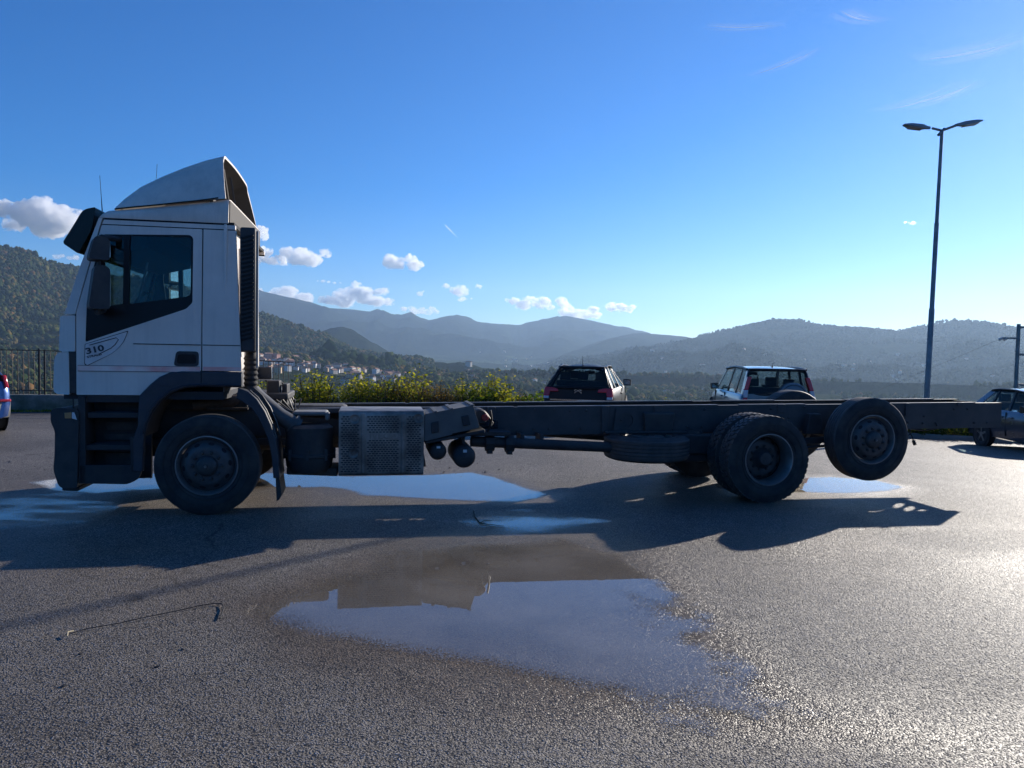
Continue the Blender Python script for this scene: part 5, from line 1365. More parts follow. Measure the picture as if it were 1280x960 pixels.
    for (nm, m_, polys) in o.get('lights', []):
        for s in (-1, 1):
            mb = MB()
            for (x0, x1, y0, y1, z0, z1, lean) in polys:
                vs = []
                for x, lo in ((x0, 0), (x1, 0)):
                    for y, z in ((y0, z0), (y1, z0), (y1-lean, z1), (y0-lean, z1)):
                        vs.append((x+tilt*max(0, z-0.62), s*y, z))
                mb.add(vs, [(0, 1, 2, 3), (7, 6, 5, 4), (0, 4, 5, 1), (1, 5, 6, 2), (2, 6, 7, 3), (3, 7, 4, 0)])
            mb.build(nm, m_, root, bevel=0.015, seg=2)
    root.location.z += 0
    return root

def car_at(px_rear_mid, Y):  # point on the lot at that depth
    d = ray(px_rear_mid, 480); x = d.x/d.y*Y
    return Vector((x, Y, lz(x, Y)))

# black hatchback seen from behind
p = car_at(722, 17.0)
hatch = make_car('hatchback', p, (0.235, 0.97), 3.86, 1.67, 1.52, 0.98, 'paint_black', 'black hatchback with red tail lamps parked tail to the truck',
    dict(tilt=0.30, rear=(0.13, 0.66), roofw=0.66, crown=0.11, aerial=(0.78, 0.22), dp=0.14, plate_z=0.52,
         lights=[('tail_light', 'tail_red', [(-0.02, 0.20, 0.655, 0.80, 0.80, 1.00, 0.03)]), ('tail_light_inner', 'tail_red', [(-0.035, 0.05, 0.45, 0.645, 0.90, 1.0, -0.02)]), ('reversing_light', 'tail_clear', [(-0.028, 0.10, 0.66, 0.79, 0.74, 0.80, 0.0)])]))
mb = MB()
for y0, y1 in ((-0.62, 0.62),):
    mb.grid([[(-0.02-0.03*(1-(y/0.62)**2)+0.02, y, z) for z in (0.70, 0.735)] for y in np.linspace(y0, y1, 13)])
    mb.grid([[(-0.05-0.03*(1-(y/0.62)**2)+0.02, y, z) for z in (0.70, 0.735)] for y in np.linspace(y0, y1, 13)])
mb.build('chrome_strip', 'chrome', hatch)
mb = MB()
for z0 in (0.875, 0.925):
    for s in (-1, 1):
        mb.add([(0.03, 0.0, z0+0.045), (0.03, 0.0, z0+0.075), (0.03, s*0.085, z0+0.018), (0.03, s*0.085, z0-0.012), (0.06, 0.0, z0+0.045), (0.06, 0.0, z0+0.075), (0.06, s*0.085, z0+0.018), (0.06, s*0.085, z0-0.012)],
               [(0, 1, 2, 3), (7, 6, 5, 4), (0, 4, 5, 1), (1, 5, 6, 2), (2, 6, 7, 3), (3, 7, 4, 0)])
ch = mb.build('chevron_badge', 'chrome', hatch); ch.location.x = 0.045

# silver off-roader with a covered spare wheel
p = car_at(975, 17.5)
suv = make_car('suv', p, (0.085, 0.996), 4.6, 1.78, 1.68, 1.02, 'paint_silver', 'silver grey off-road car with a spare wheel on its tailgate and tall red lamps',
    dict(tilt=0.14, rw=[0.93, 0.965, 0.985, 0.995], rear=(0.12, 0.30), roofw=0.78, mirror='gloss_black', aerial=(0.75, 0.10), dp=0.10, wr=0.34, zl=0.30, front=(3.35, 2.75), bp=[0.95, 1.95], tp=[0.85, 1.75], bumper='grey_plastic', plate_z=0.62,
         lights=[('tail_light', 'tail_red', [(0.0, 0.16, 0.70, 0.80, 1.13, 1.44, 0.085)]), ('reversing_light', 'tail_clear', [(-0.012, 0.15, 0.72, 0.82, 0.95, 1.13, 0.02)]), ('tail_light_lower', 'tail_red', [(-0.014, 0.14, 0.73, 0.83, 0.86, 0.95, 0.01)])]))
sp = empty('spare_wheel', (-0.16, -0.28, 0.98)); sp.parent = suv
mb = MB(); mb.lathe([(0, 0.0), (0.22, 0.0), (0.27, 0.012), (0.33, 0.02), (0.345, 0.05), (0.345, 0.20), (0.30, 0.22)], 40, axis='x'); mb.build('wheel_cover', 'paint_silver', sp, smooth=40)
mb = MB(); mb.lathe([(0.285, 0.004), (0.295, 0.000), (0.30, 0.012)], 40, axis='x'); mb.build('cover_ring', 'seam_dark', sp, smooth=40)
mb = MB(); mb.tube([(2.45, -0.06, 1.44), (2.45, -0.06, 1.36), (2.46, -0.05, 1.28)], [0.004, 0.02, 0.035], 6); mb.build('hanging_charm', 'cable_black', suv)

# slate-blue hatchback on the right, nose towards the viewer
rw_ = on_ground(1216, 553, -0.40); k = 18.6/rw_.y
cx_, cy_ = 11.6, 18.5
hd = Vector((-0.06, -1.0)).normalized(); rt = Vector((hd.y, -hd.x))
base = Vector((cx_, cy_)) - hd*0.78 - rt*0.88 
make_car('compact_car', (base.x, base.y, lz(base.x, base.y-0.7)+0.0), (hd.x, hd.y), 4.05, 1.76, 1.47, 0.96, 'paint_slate', 'dark slate blue hatchback parked alone beside the tail of the truck frame',
    dict(tilt=0.35, rear=(0.18, 0.72), roofw=0.74, wr=0.32, dp=0.16, bp=[0.95, 1.75], tp=[1.05, 1.70], axles=(0.78, 3.28), front=(2.95, 2.25),
         lights=[('tail_light', 'tail_red', [(-0.02, 0.22, 0.66, 0.83, 0.78, 0.95, 0.02)])]))

# bright blue hatchback, only its tail shows beside the bumper of the truck
hd = Vector((-0.80, 0.60)).normalized(); rt = Vector((hd.y, -hd.x))
cn = Vector((on_ground(13, 541).x, on_ground(13, 541).y))
base = cn - rt*0.80 
make_car('blue_car', (base.x, base.y, 0), (hd.x, hd.y), 3.95, 1.75, 1.50, 0.98, 'paint_blue', 'bright blue hatchback whose tail shows in front of the low wall', 
    dict(tilt=0.22, rear=(0.15, 0.50), roofw=0.74, wr=0.32, bumper='grey_plastic', zl=0.27, axles=(0.66, 3.1),
         lights=[('tail_light', 'tail_red', [(-0.03, 0.16, 0.735, 0.80, 0.86, 1.10, 0.03)]), ('fog_light', 'tail_red', [(-0.07, 0.05, 0.60, 0.80, 0.60, 0.65, 0.0)])]))

# ================================================================== WALL, FENCE, POLES
def run_point(x):
    return Vector((x, float(edge_y(x)), lz(x, float(edge_y(x)))))
wall = empty('low_wall', run_point(-12)); tag(wall, 'low mossy concrete wall carrying a black iron fence at the edge of the lot', 'wall')
wall.location = (0, 0, 0)
seg_x = list(np.arange(-34, -5.0, 2.0))
for a, b in zip(seg_x[:-1], seg_x[1:]):
    pa, pb = run_point(a), run_point(b); n = Vector((-(pb-pa).y, (pb-pa).x, 0)).normalized()
    # the wall sinks towards its right end
    ha = 0.42 - 0.20*max(0, min(1, (a+11)/5)); hb = 0.42 - 0.20*max(0, min(1, (b+11)/5))
    rows = []
    for t in np.linspace(0, 1, 9):
        q = pa.lerp(pb, float(t)); h = ha+(hb-ha)*t + rng.uniform(-0.008, 0.008)
        rows.append([q-n*0.02+Vector((0, 0, -0.3)), q-n*0.02+Vector((0, 0, h-0.03)), q-n*0.0+Vector((0, 0, h)), q+n*0.24+Vector((0, 0, h)), q+n*0.26+Vector((0, 0, -0.5))])
    mb = MB(); mb.grid(rows); mb.build('wall_section', 'concrete_wall', wall, smooth=30)
fence = empty('iron_fence', (0, 0, 0)); tag(fence, 'black iron railing of thin upright bars standing on the low wall', 'fence')
for a, b in zip(seg_x[:-1], seg_x[1:]):
    pa, pb = run_point(a), run_point(b); n = Vector((-(pb-pa).y, (pb-pa).x, 0)).normalized()*0.12
    ha = 0.42 - 0.20*max(0, min(1, (a+11)/5)); hb = 0.42 - 0.20*max(0, min(1, (b+11)/5))
    A = pa+n+Vector((0, 0, ha)); B = pb+n+Vector((0, 0, hb)); FH = 1.14
    mb = MB(); mb.tube([A+Vector((0, 0, -0.05)), A+Vector((0, 0, FH+0.03))], 0.026, 6); mb.build('fence_post', 'fence_iron', fence)
    mb = MB(); mb.tube([A+(B-A)*0.06+Vector((0, 0, -0.02)), A+(B-A)*0.06+Vector((0, 0, FH))], 0.022, 6); mb.build('fence_post', 'fence_iron', fence)
    for zz, nm in ((FH-0.02, 'top_rail'), (0.10, 'bottom_rail')):
        mb = MB(); mb.tube([A+Vector((0, 0, zz)), B+Vector((0, 0, zz))], 0.016, 4); mb.build(nm, 'fence_iron', fence)
    for k in range(1, 15):
        q = A.lerp(B, 0.06+k*0.94/15)
        if k == 1: mb = MB(); mb.tube([Vector((0, 0, 0.0)), Vector((0, 0, FH-0.03))], 0.0095, 4); BAR = mb.mesh('fence_bar', 'fence_iron')
        instance('fence_bar', BAR, fence, q)

# street lamp
lp = empty('street_lamp', (11.75, 21.3, lz(11.75, 20.6))); tag(lp, 'tall grey street lamp with two lantern arms, rising behind the truck frame', 'street lamp')
lean = 0.016
mb = MB(); pts = []; rr_ = []
for z, r in ((-0.2, 0.078), (3.6, 0.075), (3.62, 0.062), (6.0, 0.060), (6.02, 0.050), (8.55, 0.043)):
    pts.append((lean*z, 0, z)); rr_.append(r)
mb.tube(pts, rr_, 16); mb.build('pole', 'pole_steel', lp, smooth=40)
mb = MB(); mb.tube([(lean*8.2-0.25, 0.05, 8.65), (lean*8.25, 0, 8.57), (lean*8.3+0.42, -0.03, 8.73)], 0.035, 8); mb.tube([(lean*8.3-0.12, -0.05, 8.43), (lean*8.3+0.08, 0.02, 8.63)], 0.04, 8); mb.build('lamp_arm', 'pole_steel', lp, smooth=50)
for s, x0, z0, tl in ((-1, -0.20, 8.64, 0.10), (1, 0.50, 8.73, 0.17)):
    mb = MB(); M = Matrix.Translation((x0, 0, z0)) @ Matrix.Rotation(-s*tl, 4, 'Y')
    secs = []
    for x, w, t0, t1 in ((0.0, 0.04, -0.03, 0.03), (0.12, 0.06, -0.04, 0.04), (0.24, 0.13, -0.05, 0.05), (0.55, 0.15, -0.045, 0.04), (0.74, 0.08, -0.015, 0.02)):
        secs.append([tuple(M @ Vector((s*x, y, z))) for y, z in ((-w, t0), (w, t0), (w*0.8, t1), (-w*0.8, t1), (-w, t0))])
    mb.grid(secs); mb.add([q for q in secs[0][:4]], [(0, 1, 2, 3)]); mb.add([q for q in secs[-1][:4]], [(0, 1, 2, 3)])
    la = mb.build('lantern', 'lamp_grey', lp, bevel=0.008)
    mb = MB(); mb.box(0.22*s if s > 0 else -0.6, 0.6 if s > 0 else -0.22, -0.12, 0.12, -0.072, -0.062, M=M); mb.build('lamp_glass', 'tail_clear', la)
mb = MB(); mb.box(-0.13, 0.13, -0.13, 0.13, -0.02, 0.02); mb.build('base_plate', 'pole_steel', lp)

# utility pole with two posts beyond the lot, and its wire
q = at_depth(1273.5, 405, 36.0)
up = empty('utility_pole', (q.x, 36.0, q.z-7.5)); tag(up, 'twin-post power line support with insulators beyond the lot, behind the slate blue car', 'utility pole')
for dx in (0, 1.1):
    mb = MB(); mb.tube([(dx-0.02, 0, -3), (dx, 0, 7.5)], [0.10, 0.085], 10); mb.build('post', 'pole_steel', up, smooth=40)
for z in (7.35, 6.05, 4.6):
    mb = MB(); mb.box(0.09, 1.02, -0.05, 0.05, z-0.05, z+0.05); mb.build('cross_bar', 'pole_steel', up)
mb = MB(); mb.box(-0.75, -0.09, -0.04, 0.04, 6.78, 6.86); mb.build('insulator_arm', 'pole_steel', up)
for k, x in enumerate((-0.75, -0.55)):
    mb = MB(); mb.tube([(x+0.03, 0, 6.83), (x-0.16, 0, 6.74)], 0.03, 6)
    for j in range(3):
        c = Vector((x-0.02-0.055*j, 0, 6.80-0.026*j)); mb.tube([c, c+Vector((-0.022, 0, -0.01))], [0.075, 0.06], 10)
    mb.build('insulator', 'lamp_white', up, smooth=40)
mb = MB(); a = Vector((-0.9, 0, 6.75)); b = Vector((-34.0, 120.0, -28.0)); pts = []
for t in np.linspace(0, 1, 20):
    pts.append(a.lerp(b, float(t))+Vector((0, 0, -6*4*t*(1-t)*0.5)))
mb.tube(pts, 0.006, 4); mb.build('wire', 'cable_black', up)

# ================================================================== PLANTS ALONG THE EDGE
def leaf_mat(name, stops):
    m, nt, b, out = new_mat(name); nt.nodes.remove(b); L = nt.links
    g = node(nt, 'ShaderNodeNewGeometry')
    c = ramp(nt, g.outputs['Random Per Island'], stops)
    df = node(nt, 'ShaderNodeBsdfDiffuse'); tl = node(nt, 'ShaderNodeBsdfTranslucent'); L.new(c, df.inputs[0])
    br = node(nt, 'ShaderNodeHueSaturation', i_Saturation=1.15, i_Value=1.5); L.new(c, br.inputs['Color']); L.new(br.outputs[0], tl.inputs[0])
    mx = node(nt, 'ShaderNodeMixShader'); mx.inputs[0].default_value = 0.5
    L.new(df.outputs[0], mx.inputs[1]); L.new(tl.outputs[0], mx.inputs[2]); L.new(mx.outputs[0], out.inputs['Surface'])
    MAT[name] = m
leaf_mat('leaf_weed', [(0.0, (0.07, 0.10, 0.018)), (0.45, (0.19, 0.20, 0.034)), (0.8, (0.34, 0.32, 0.055)), (1.0, (0.42, 0.36, 0.10))])
leaf_mat('leaf_green', [(0.0, (0.035, 0.065, 0.015)), (0.6, (0.075, 0.115, 0.022)), (1.0, (0.13, 0.15, 0.04))])
leaf_mat('leaf_dry', [(0.0, (0.07, 0.055, 0.02)), (0.6, (0.14, 0.10, 0.035)), (1.0, (0.20, 0.13, 0.05))])
def shrub_mesh(seed, H, spread, stems, per, leaf, matname, wisp=False):
    r = random.Random(seed); mb = MB(); st = MB()
    for s in range(stems):
        a = r.uniform(0, 6.28); d = spread*math.sqrt(r.random()); h = H*r.uniform(0.45, 1.0)*(1-0.35*d/spread)
        x0, y0 = d*0.5*math.cos(a), d*0.5*math.sin(a); x1, y1 = d*math.cos(a)+r.uniform(-.1, .1), d*math.sin(a)+r.uniform(-.1, .1)
        pts = [(x0, y0, -0.05), ((x0+x1)/2, (y0+y1)/2, h*0.55), (x1, y1, h)]
        st.tube(pts, [0.008, 0.006, 0.002], 4, caps=False)
        for k in range(per):
            t = r.uniform(0.12, 1.02); 
            px_ = x0+(x1-x0)*t; py_ = y0+(y1-y0)*t; pz = h*t
            an = r.uniform(0, 6.28); out = r.uniform(0.02, 0.13 if not wisp else 0.06)
            c = Vector((px_+out*math.cos(an), py_+out*math.sin(an), pz+r.uniform(-.03, .03)))
            l = leaf*r.uniform(0.6, 1.3); wv = l*(0.55 if not wisp else 0.18)
            dr = Vector((math.cos(an), math.sin(an), r.uniform(-0.5, 0.9))).normalized(); sd = dr.cross(Vector((r.uniform(-1, 1), r.uniform(-1, 1), r.uniform(-1, 1)))).normalized()
            mb.add([c-dr*l*0.5, c+sd*wv*0.5, c+dr*l*0.5, c-sd*wv*0.5], [(0, 1, 2, 3)])
    return mb.mesh('foliage', matname, fixn=False), st.mesh('stem', 'bark', fixn=False)
KINDS = {
 'weed': ([shrub_mesh(s, 1.05, 0.42, 50, 28, 0.062, 'leaf_weed') for s in (1, 2, 3)], 'tall_weed', 'tall yellow-green weed clump growing along the edge of the lot', 'weed', 'weeds along the lot edge'),
 'green': ([shrub_mesh(s, 0.72, 0.55, 40, 30, 0.085, 'leaf_green') for s in (4, 5)], 'leafy_bush', 'low fresh green leafy bush growing along the edge of the lot', 'bush', 'green bushes along the lot edge'),
 'dry': ([shrub_mesh(s, 1.0, 0.5, 60, 24, 0.05, 'leaf_dry') for s in (6, 7)], 'dry_bush', 'brown dried-out bush among the weeds at the edge of the lot', 'bush', 'dry bushes along the lot edge'),
 'wisp': ([shrub_mesh(s, 1.15, 0.34, 24, 34, 0.10, 'leaf_weed', True) for s in (8, 9)], 'feathery_shrub', 'feathery thin-leaved shrub standing taller than the weeds around it', 'shrub', 'feathery shrubs along the lot edge'),
}
r5 = random.Random(11); x = -6.9
plan = []
while x < 16:
    px = 640+940*x/22.0
    if 575 < px < 625 and r5.random() < 0.35: kd = 'wisp'
    elif 520 < px < 570 and r5.random() < 0.6: kd = 'dry'
    elif px > 690: kd = r5.choice(['green', 'green', 'weed'])
    else: kd = r5.choices(['weed', 'green', 'dry', 'wisp'], [10, 1.2, 0.8, 0.0])[0]
    plan.append((x, kd)); x += r5.uniform(0.28, 0.58)
for x, kd in plan:
    ms, nm, lab, cat, grp = KINDS[kd]; fo, stm = r5.choice(ms)
    y = float(edge_y(x))+r5.uniform(0.2, 0.9)
    z = float(terrain(np.array([x]), np.array([y]))[0])
    px = 640+940*x/22.0
    sc_ = r5.uniform(0.8, 1.45)*(1.05 if px < 500 else (1.12 if px < 690 else 0.85))
    e = empty(nm, (x, y, z), r5.uniform(0, 6.28)); e.scale = (sc_, sc_, sc_); tag(e, lab, cat, grp)
    instance('foliage', fo, e); instance('stem', stm, e)
# grass and low growth at the foot of wall and kerb
def grass():
    r = random.Random(21); mb = MB()
    for k in range(9000):
        x = r.uniform(-16, 17); off = abs(r.gauss(0, 0.18)); y = float(edge_y(x))
        if x < -6: y -= 0.02+off*0.55; z = lz(x, y)
        else: y += 0.18+off*3.0; z = float(terrain(np.array([x]), np.array([y]))[0]) if k % 3 == 0 else lz(x, y)-0.05
        h = r.uniform(0.05, 0.22)*(0.35 if x < -6 else 1.2); a = r.uniform(0, 6.28); dx, dy = 0.012*math.cos(a), 0.012*math.sin(a); bx, by = r.uniform(-.08, .08), r.uniform(-.08, .08)
        mb.add([(x-dx, y-dy, z), (x+dx, y+dy, z), (x+bx, y+by, z+h)], [(0, 1, 2)])
    o = mb.build('grass', 'leaf_weed', fixn=False); tag(o, 'rough grass growing along the wall and kerb', 'grass', kind='stuff')
grass()

# ================================================================== VILLAGE AND WOODS
def house_mesh(w, d, h, rh, wall_m, flat=False, win=True):
    mb = MB(); mb.box(-w/2, w/2, -d/2, d/2, -3, h, 0)
    ov = 0.4
    if flat: mb.box(-w/2-0.2, w/2+0.2, -d/2-0.2, d/2+0.2, h, h+0.5, 1)
    else:
        vs = [(-w/2-ov, -d/2-ov, h-0.1), (w/2+ov, -d/2-ov, h-0.1), (w/2+ov, d/2+ov, h-0.1), (-w/2-ov, d/2+ov, h-0.1), (-w/2-ov, 0, h+rh), (w/2+ov, 0, h+rh)]
        mb.add(vs, [(0, 1, 5, 4), (2, 3, 4, 5), (0, 4, 3), (1, 2, 5), (0, 3, 2, 1)], 1)
    n = max(2, int(w/3.2)); fl = max(1, int(h/3.0))
    for side in (-1, 1):
        for f_ in range(fl):
            for i in range(n):
                x = -w/2+(i+0.5)*w/n; z = 1.0+f_*3.0
                mb.add([(x-0.5, side*(d/2+0.03), z), (x+0.5, side*(d/2+0.03), z), (x+0.5, side*(d/2+0.03), z+1.4), (x-0.5, side*(d/2+0.03), z+1.4)], [(0, 1, 2, 3)], 2)
    return mb.mesh('house', [wall_m, 'roof_tile', 'house_window'], fixn=True)
HM = {
 'white': [house_mesh(10, 8, 6.2, 2.2, 'house_white'), house_mesh(14, 9, 6.5, 2.4, 'house_white'), house_mesh(9, 9, 8.5, 2.0, 'house_white')],
 'cream': [house_mesh(11, 9, 6.2, 2.4, 'house_cream'), house_mesh(16, 9, 8.8, 2.4, 'house_cream'), house_mesh(8, 8, 6.0, 2.0, 'house_cream')],
 'ochre': [house_mesh(10, 8, 6.2, 2.2, 'house_ochre'), house_mesh(12, 9, 8.6, 2.2, 'house_ochre')],
 'pink': [house_mesh(13, 11, 15.5, 1.8, 'house_pink')],
}
r6 = random.Random(5)
def put_house(px, py, kind, lab, grp, sc_=1.0, r0=620.0):
    h = terrain_hit(px, py, r0=r0)
    if h is None: return
    o = instance('house', r6.choice(HM[kind]), None, h, (0, 0, r6.uniform(-0.6, 0.6)+r6.choice([0, 1.57])), (sc_, sc_, sc_))
    tag(o, lab, 'house', grp)
for i in range(150):
    t = r6.random()
    px = 322+t*185+r6.gauss(0, 8); top = np.interp(px, [320, 392, 500, 560], [446, 450, 463, 468]); py = top+abs(r6.gauss(0, 9))+1
    if py > 486: py = 484-r6.random()*10
    kd = r6.choices(['white', 'cream', 'ochre'], [4, 5, 2])[0]
    put_house(px, py, kd, {'white': 'small white house with a tiled roof in the village on the slope', 'cream': 'small cream house with a tiled roof in the village on the slope', 'ochre': 'small ochre house with a tiled roof in the village on the slope'}[kd], kd+' village houses', r6.uniform(0.75, 1.15))
for px, py in ((335, 452), (345, 453)):
    put_house(px, py, 'pink', 'tall pink apartment block at the top of the village', 'pink blocks', 0.95)
for i in range(46):
    px = r6.uniform(500, 905); py = np.interp(px, [500, 600, 680, 800, 900], [463, 471, 477, 487, 492])+abs(r6.gauss(0, 5))+0.5
    put_house(px, py, r6.choice(['white', 'cream']), 'lone pale house among the trees on the low ridge before the valley', 'scattered ridge houses', r6.uniform(0.7, 1.0))
for i in range(50):
    px = r6.choice([r6.uniform(560, 1270), r6.gauss(640, 50), r6.gauss(1000, 100)]); py = r6.uniform(438, 478)
    put_house(px, py, 'cream', 'tiny pale house far off in the hazy valley', 'far valley houses', r6.uniform(0.8, 1.2), r0=2000.0)

def woods(name, label, n, sampler, size, seed, stops, sub_=1):
    """tree crowns standing on the slopes, too many to count"""
    rs = np.random.RandomState(seed)
    bm = bmesh.new(); bmesh.ops.create_icosphere(bm, subdivisions=sub_, radius=1.0)
    bv = np.array([v.co[:] for v in bm.verts]); bf = np.array([[v.index for v in f.verts] for f in bm.faces]); bm.free()
    P = sampler(rs, n); n = len(P)
    s = size*np.exp(rs.normal(0, 0.28, n))
    V = np.repeat(bv[None], n, 0)*(1+rs.normal(0, 0.20, (n, len(bv), 1)))
    V = V*np.stack([s*rs.uniform(0.8, 1.2, n), s*rs.uniform(0.8, 1.2, n), s*rs.uniform(0.9, 1.45, n)], 1)[:, None, :]
    V += P[:, None, :] + np.stack([0*s, 0*s, s*0.7], 1)[:, None, :]
    Fq = (bf[None]+(np.arange(n)*len(bv))[:, None, None]).reshape(-1, 3)
    V = V.reshape(-1, 3)
    me = bpy.data.meshes.new(name)
    me.vertices.add(len(V)); me.vertices.foreach_set('co', V.ravel())
    me.loops.add(Fq.size); me.loops.foreach_set('vertex_index', Fq.ravel().astype(np.int32))
    me.polygons.add(len(Fq)); me.polygons.foreach_set('loop_start', np.arange(0, Fq.size, 3, dtype=np.int32))
    me.update(calc_edges=True)
    m, nt, b, out = new_mat(name+'_leaves')
    g = node(nt, 'ShaderNodeNewGeometry'); c = ramp(nt, g.outputs['Random Per Island'], stops); nt.links.new(c, b.inputs['Base Color'])
    b.inputs['Roughness'].default_value = 1.0; b.inputs['Specular IOR Level'].default_value = 0.0
    me.materials.append(m)
    o = bpy.data.objects.new(name, me); COL.objects.link(o); tag(o, label, 'trees', kind='stuff')
def sector(az0, az1, r0, r1, keep):
    def f(rs, n):
        az = np.radians(rs.uniform(az0, az1, n*3)); r = np.sqrt(rs.uniform(r0*r0, r1*r1, n*3))
        x, y = r*np.sin(az), r*np.cos(az); k = keep(x, y, np.degrees(az), r)
        x, y = x[k][:n], y[k][:n]; return np.stack([x, y, terrain(x, y)], 1)
    return f
GREENS = [(0.0, (0.020, 0.034, 0.012)), (0.4, (0.040, 0.058, 0.018)), (0.7, (0.070, 0.080, 0.026)), (0.88, (0.12, 0.095, 0.032)), (1.0, (0.15, 0.085, 0.035))]
FARS = [(0.0, (0.010, 0.017, 0.009)), (0.6, (0.018, 0.026, 0.012)), (1.0, (0.032, 0.034, 0.016))]
DARKS = [(0.0, (0.014, 0.026, 0.010)), (0.6, (0.028, 0.044, 0.016)), (1.0, (0.05, 0.062, 0.022))]
woods('wooded_slope', 'scrub and woodland covering the near left hillside', 34000, sector(-42, -6, 1500, 2800, lambda x, y, a, r: (fbm(x/200, y/200, 3) > 0.34)), 4.2, 1, GREENS)
woods('ridge_trees', 'belt of trees on the low ridge before the valley', 11000, sector(-20, 18, 700, 1720, lambda x, y, a, r: (fbm(x/110, y/110, 3) > np.where(a < -8.0, 0.66, 0.45))), 3.4, 2, GREENS)
woods('dark_wood', 'dark wood on the knoll above the village', 2200, sector(-14.9, -8.2, 1500, 1800, lambda x, y, a, r: np.abs(a+11.5) < 3.3*np.sqrt(np.clip(1-((r-1680)/110)**2, 0, 1))), 6.5, 3, DARKS, 2)
woods('far_woods', 'woodland on the middle distance mountain slopes', 52000, sector(0, 42, 2500, 4650, lambda x, y, a, r: (fbm(x/330, y/330, 4) > 0.36)), 4.0, 6, FARS)
woods('valley_trees', 'hedges and copses scattered over the valley floor', 3500, sector(0, 42, 900, 2600, lambda x, y, a, r: (ridged(x/260, y/260, 3) > 0.74)), 3.6, 8, GREENS)
woods('bank_trees', 'brown and green scrub on the bank behind the iron fence', 4200, sector(-44, -22, 150, 1500, lambda x, y, a, r: fbm(x/60, y/60, 3) > 0.40), 3.0, 12, GREENS)
woods('slope_thicket', 'thicket on the slope falling away below the lot', 2600, sector(-32, 36, 60, 330, lambda x, y, a, r: fbm(x/30, y/30, 3) > 0.42), 2.0, 4, GREENS)

# ================================================================== CLOUDS
def cloud_material():
    m, nt, b, out = new_mat('cloud_vapour'); nt.nodes.remove(b); L = nt.links
    tc = node(nt, 'ShaderNodeTexCoord')
    n1 = node(nt, 'ShaderNodeTexNoise', i_Scale=0.009, i_Detail=6.0, i_Roughness=0.65); L.new(tc.outputs['Object'], n1.inputs['Vector'])
    mr = node(nt, 'ShaderNodeMapRange', i_1=0.42, i_2=0.60, i_3=0.0, i_4=0.028); L.new(n1.outputs[0], mr.inputs[0])
    v = node(nt, 'ShaderNodeVolumePrincipled'); v.inputs['Color'].default_value = (0.99, 0.99, 0.99, 1); v.inputs['Anisotropy'].default_value = 0.55
    L.new(mr.outputs[0], v.inputs['Density']); L.new(v.outputs[0], out.inputs['Volume'])
    return m
CLOUD = cloud_material()
CD = 13500.0
def cloud(px, py, w, h, seed, lab):
    r = random.Random(seed); c = at_depth(px, py, CD); k = CD/F_PX*1.22
    W_, H_ = w*k, h*k; mb = MB(); bm = bmesh.new()
    n = max(5, int(w/5))
    for i in range(n):
        t = r.uniform(-1, 1); rad = H_*r.uniform(0.20, 0.46)*(1-0.55*abs(t))
        x = t*(W_/2-rad*0.7); z = r.uniform(-0.5, 0.5)*(H_-2*rad)*(1-0.6*abs(t)); z = z if r.random() < 0.6 else -H_*0.2
        y = r.uniform(-0.5, 0.5)*H_
        bmesh.ops.create_icosphere(bm, subdivisions=2, radius=rad, matrix=Matrix.Translation((x, y, z)) @ Matrix.Diagonal((1.25, 1.1, 0.8, 1)))
    me = bpy.data.meshes.new('cloud'); bm.to_mesh(me); bm.free(); me.materials.append(CLOUD)
    o = bpy.data.objects.new('cloud', me); COL.objects.link(o); o.location = c
    md = o.modifiers.new('remesh', 'REMESH'); md.mode = 'VOXEL'; md.voxel_size = max(14.0, H_/22)
    tx = bpy.data.textures.new('cloud_lumps', 'CLOUDS'); tx.noise_scale = H_*0.16; tx.noise_depth = 3
    dm = o.modifiers.new('lumps', 'DISPLACE'); dm.texture = tx; dm.strength = H_*0.30; dm.mid_level = 0.5; dm.texture_coords = 'GLOBAL'
    tag(o, lab, 'cloud', 'small white clouds')
for i, (px, py, w, h, lab) in enumerate([
    (48, 268, 104, 46, 'large puffy white cloud beside the cab visor'), (84, 320, 34, 11, 'small flat cloud touching the left hill skyline'),
    (326, 291, 30, 20, 'small puffy cloud just behind the cab back'), (318, 320, 46, 30, 'round white cloud peeking out behind the intake stack'),
    (372, 318, 72, 26, 'ragged white cloud right of the cab'), (503, 323, 42, 27, 'lone rounded white cloud in the open blue sky'),
    (356, 366, 76, 22, 'long low cloud resting on the skyline near the cab'), (440, 370, 92, 24, 'low cloud bank over the saddle of the far ridge'), (462, 360, 40, 20, 'bright top of the low cloud bank'),
    (525, 386, 40, 14, 'small cloud over the twin pointed peaks'), (578, 360, 42, 17, 'small white cloud above the far ridge'), (520, 366, 24, 8, 'tiny cloud between two larger puffs'), (576, 373, 26, 7, 'tiny flat cloud below a white puff'),
    (411, 352, 26, 7, 'tiny wisp above the low cloud bank'), (676, 379, 84, 18, 'left end of the long cloud over the domed mountain'), (722, 389, 60, 18, 'middle of the long cloud over the domed mountain'), (770, 385, 56, 15, 'right end of the long cloud over the domed mountain'),
    (1141, 278, 20, 7, 'tiny bright cloud beside the street lamp')]):
    cloud(px, py, w, h, 100+i, lab)
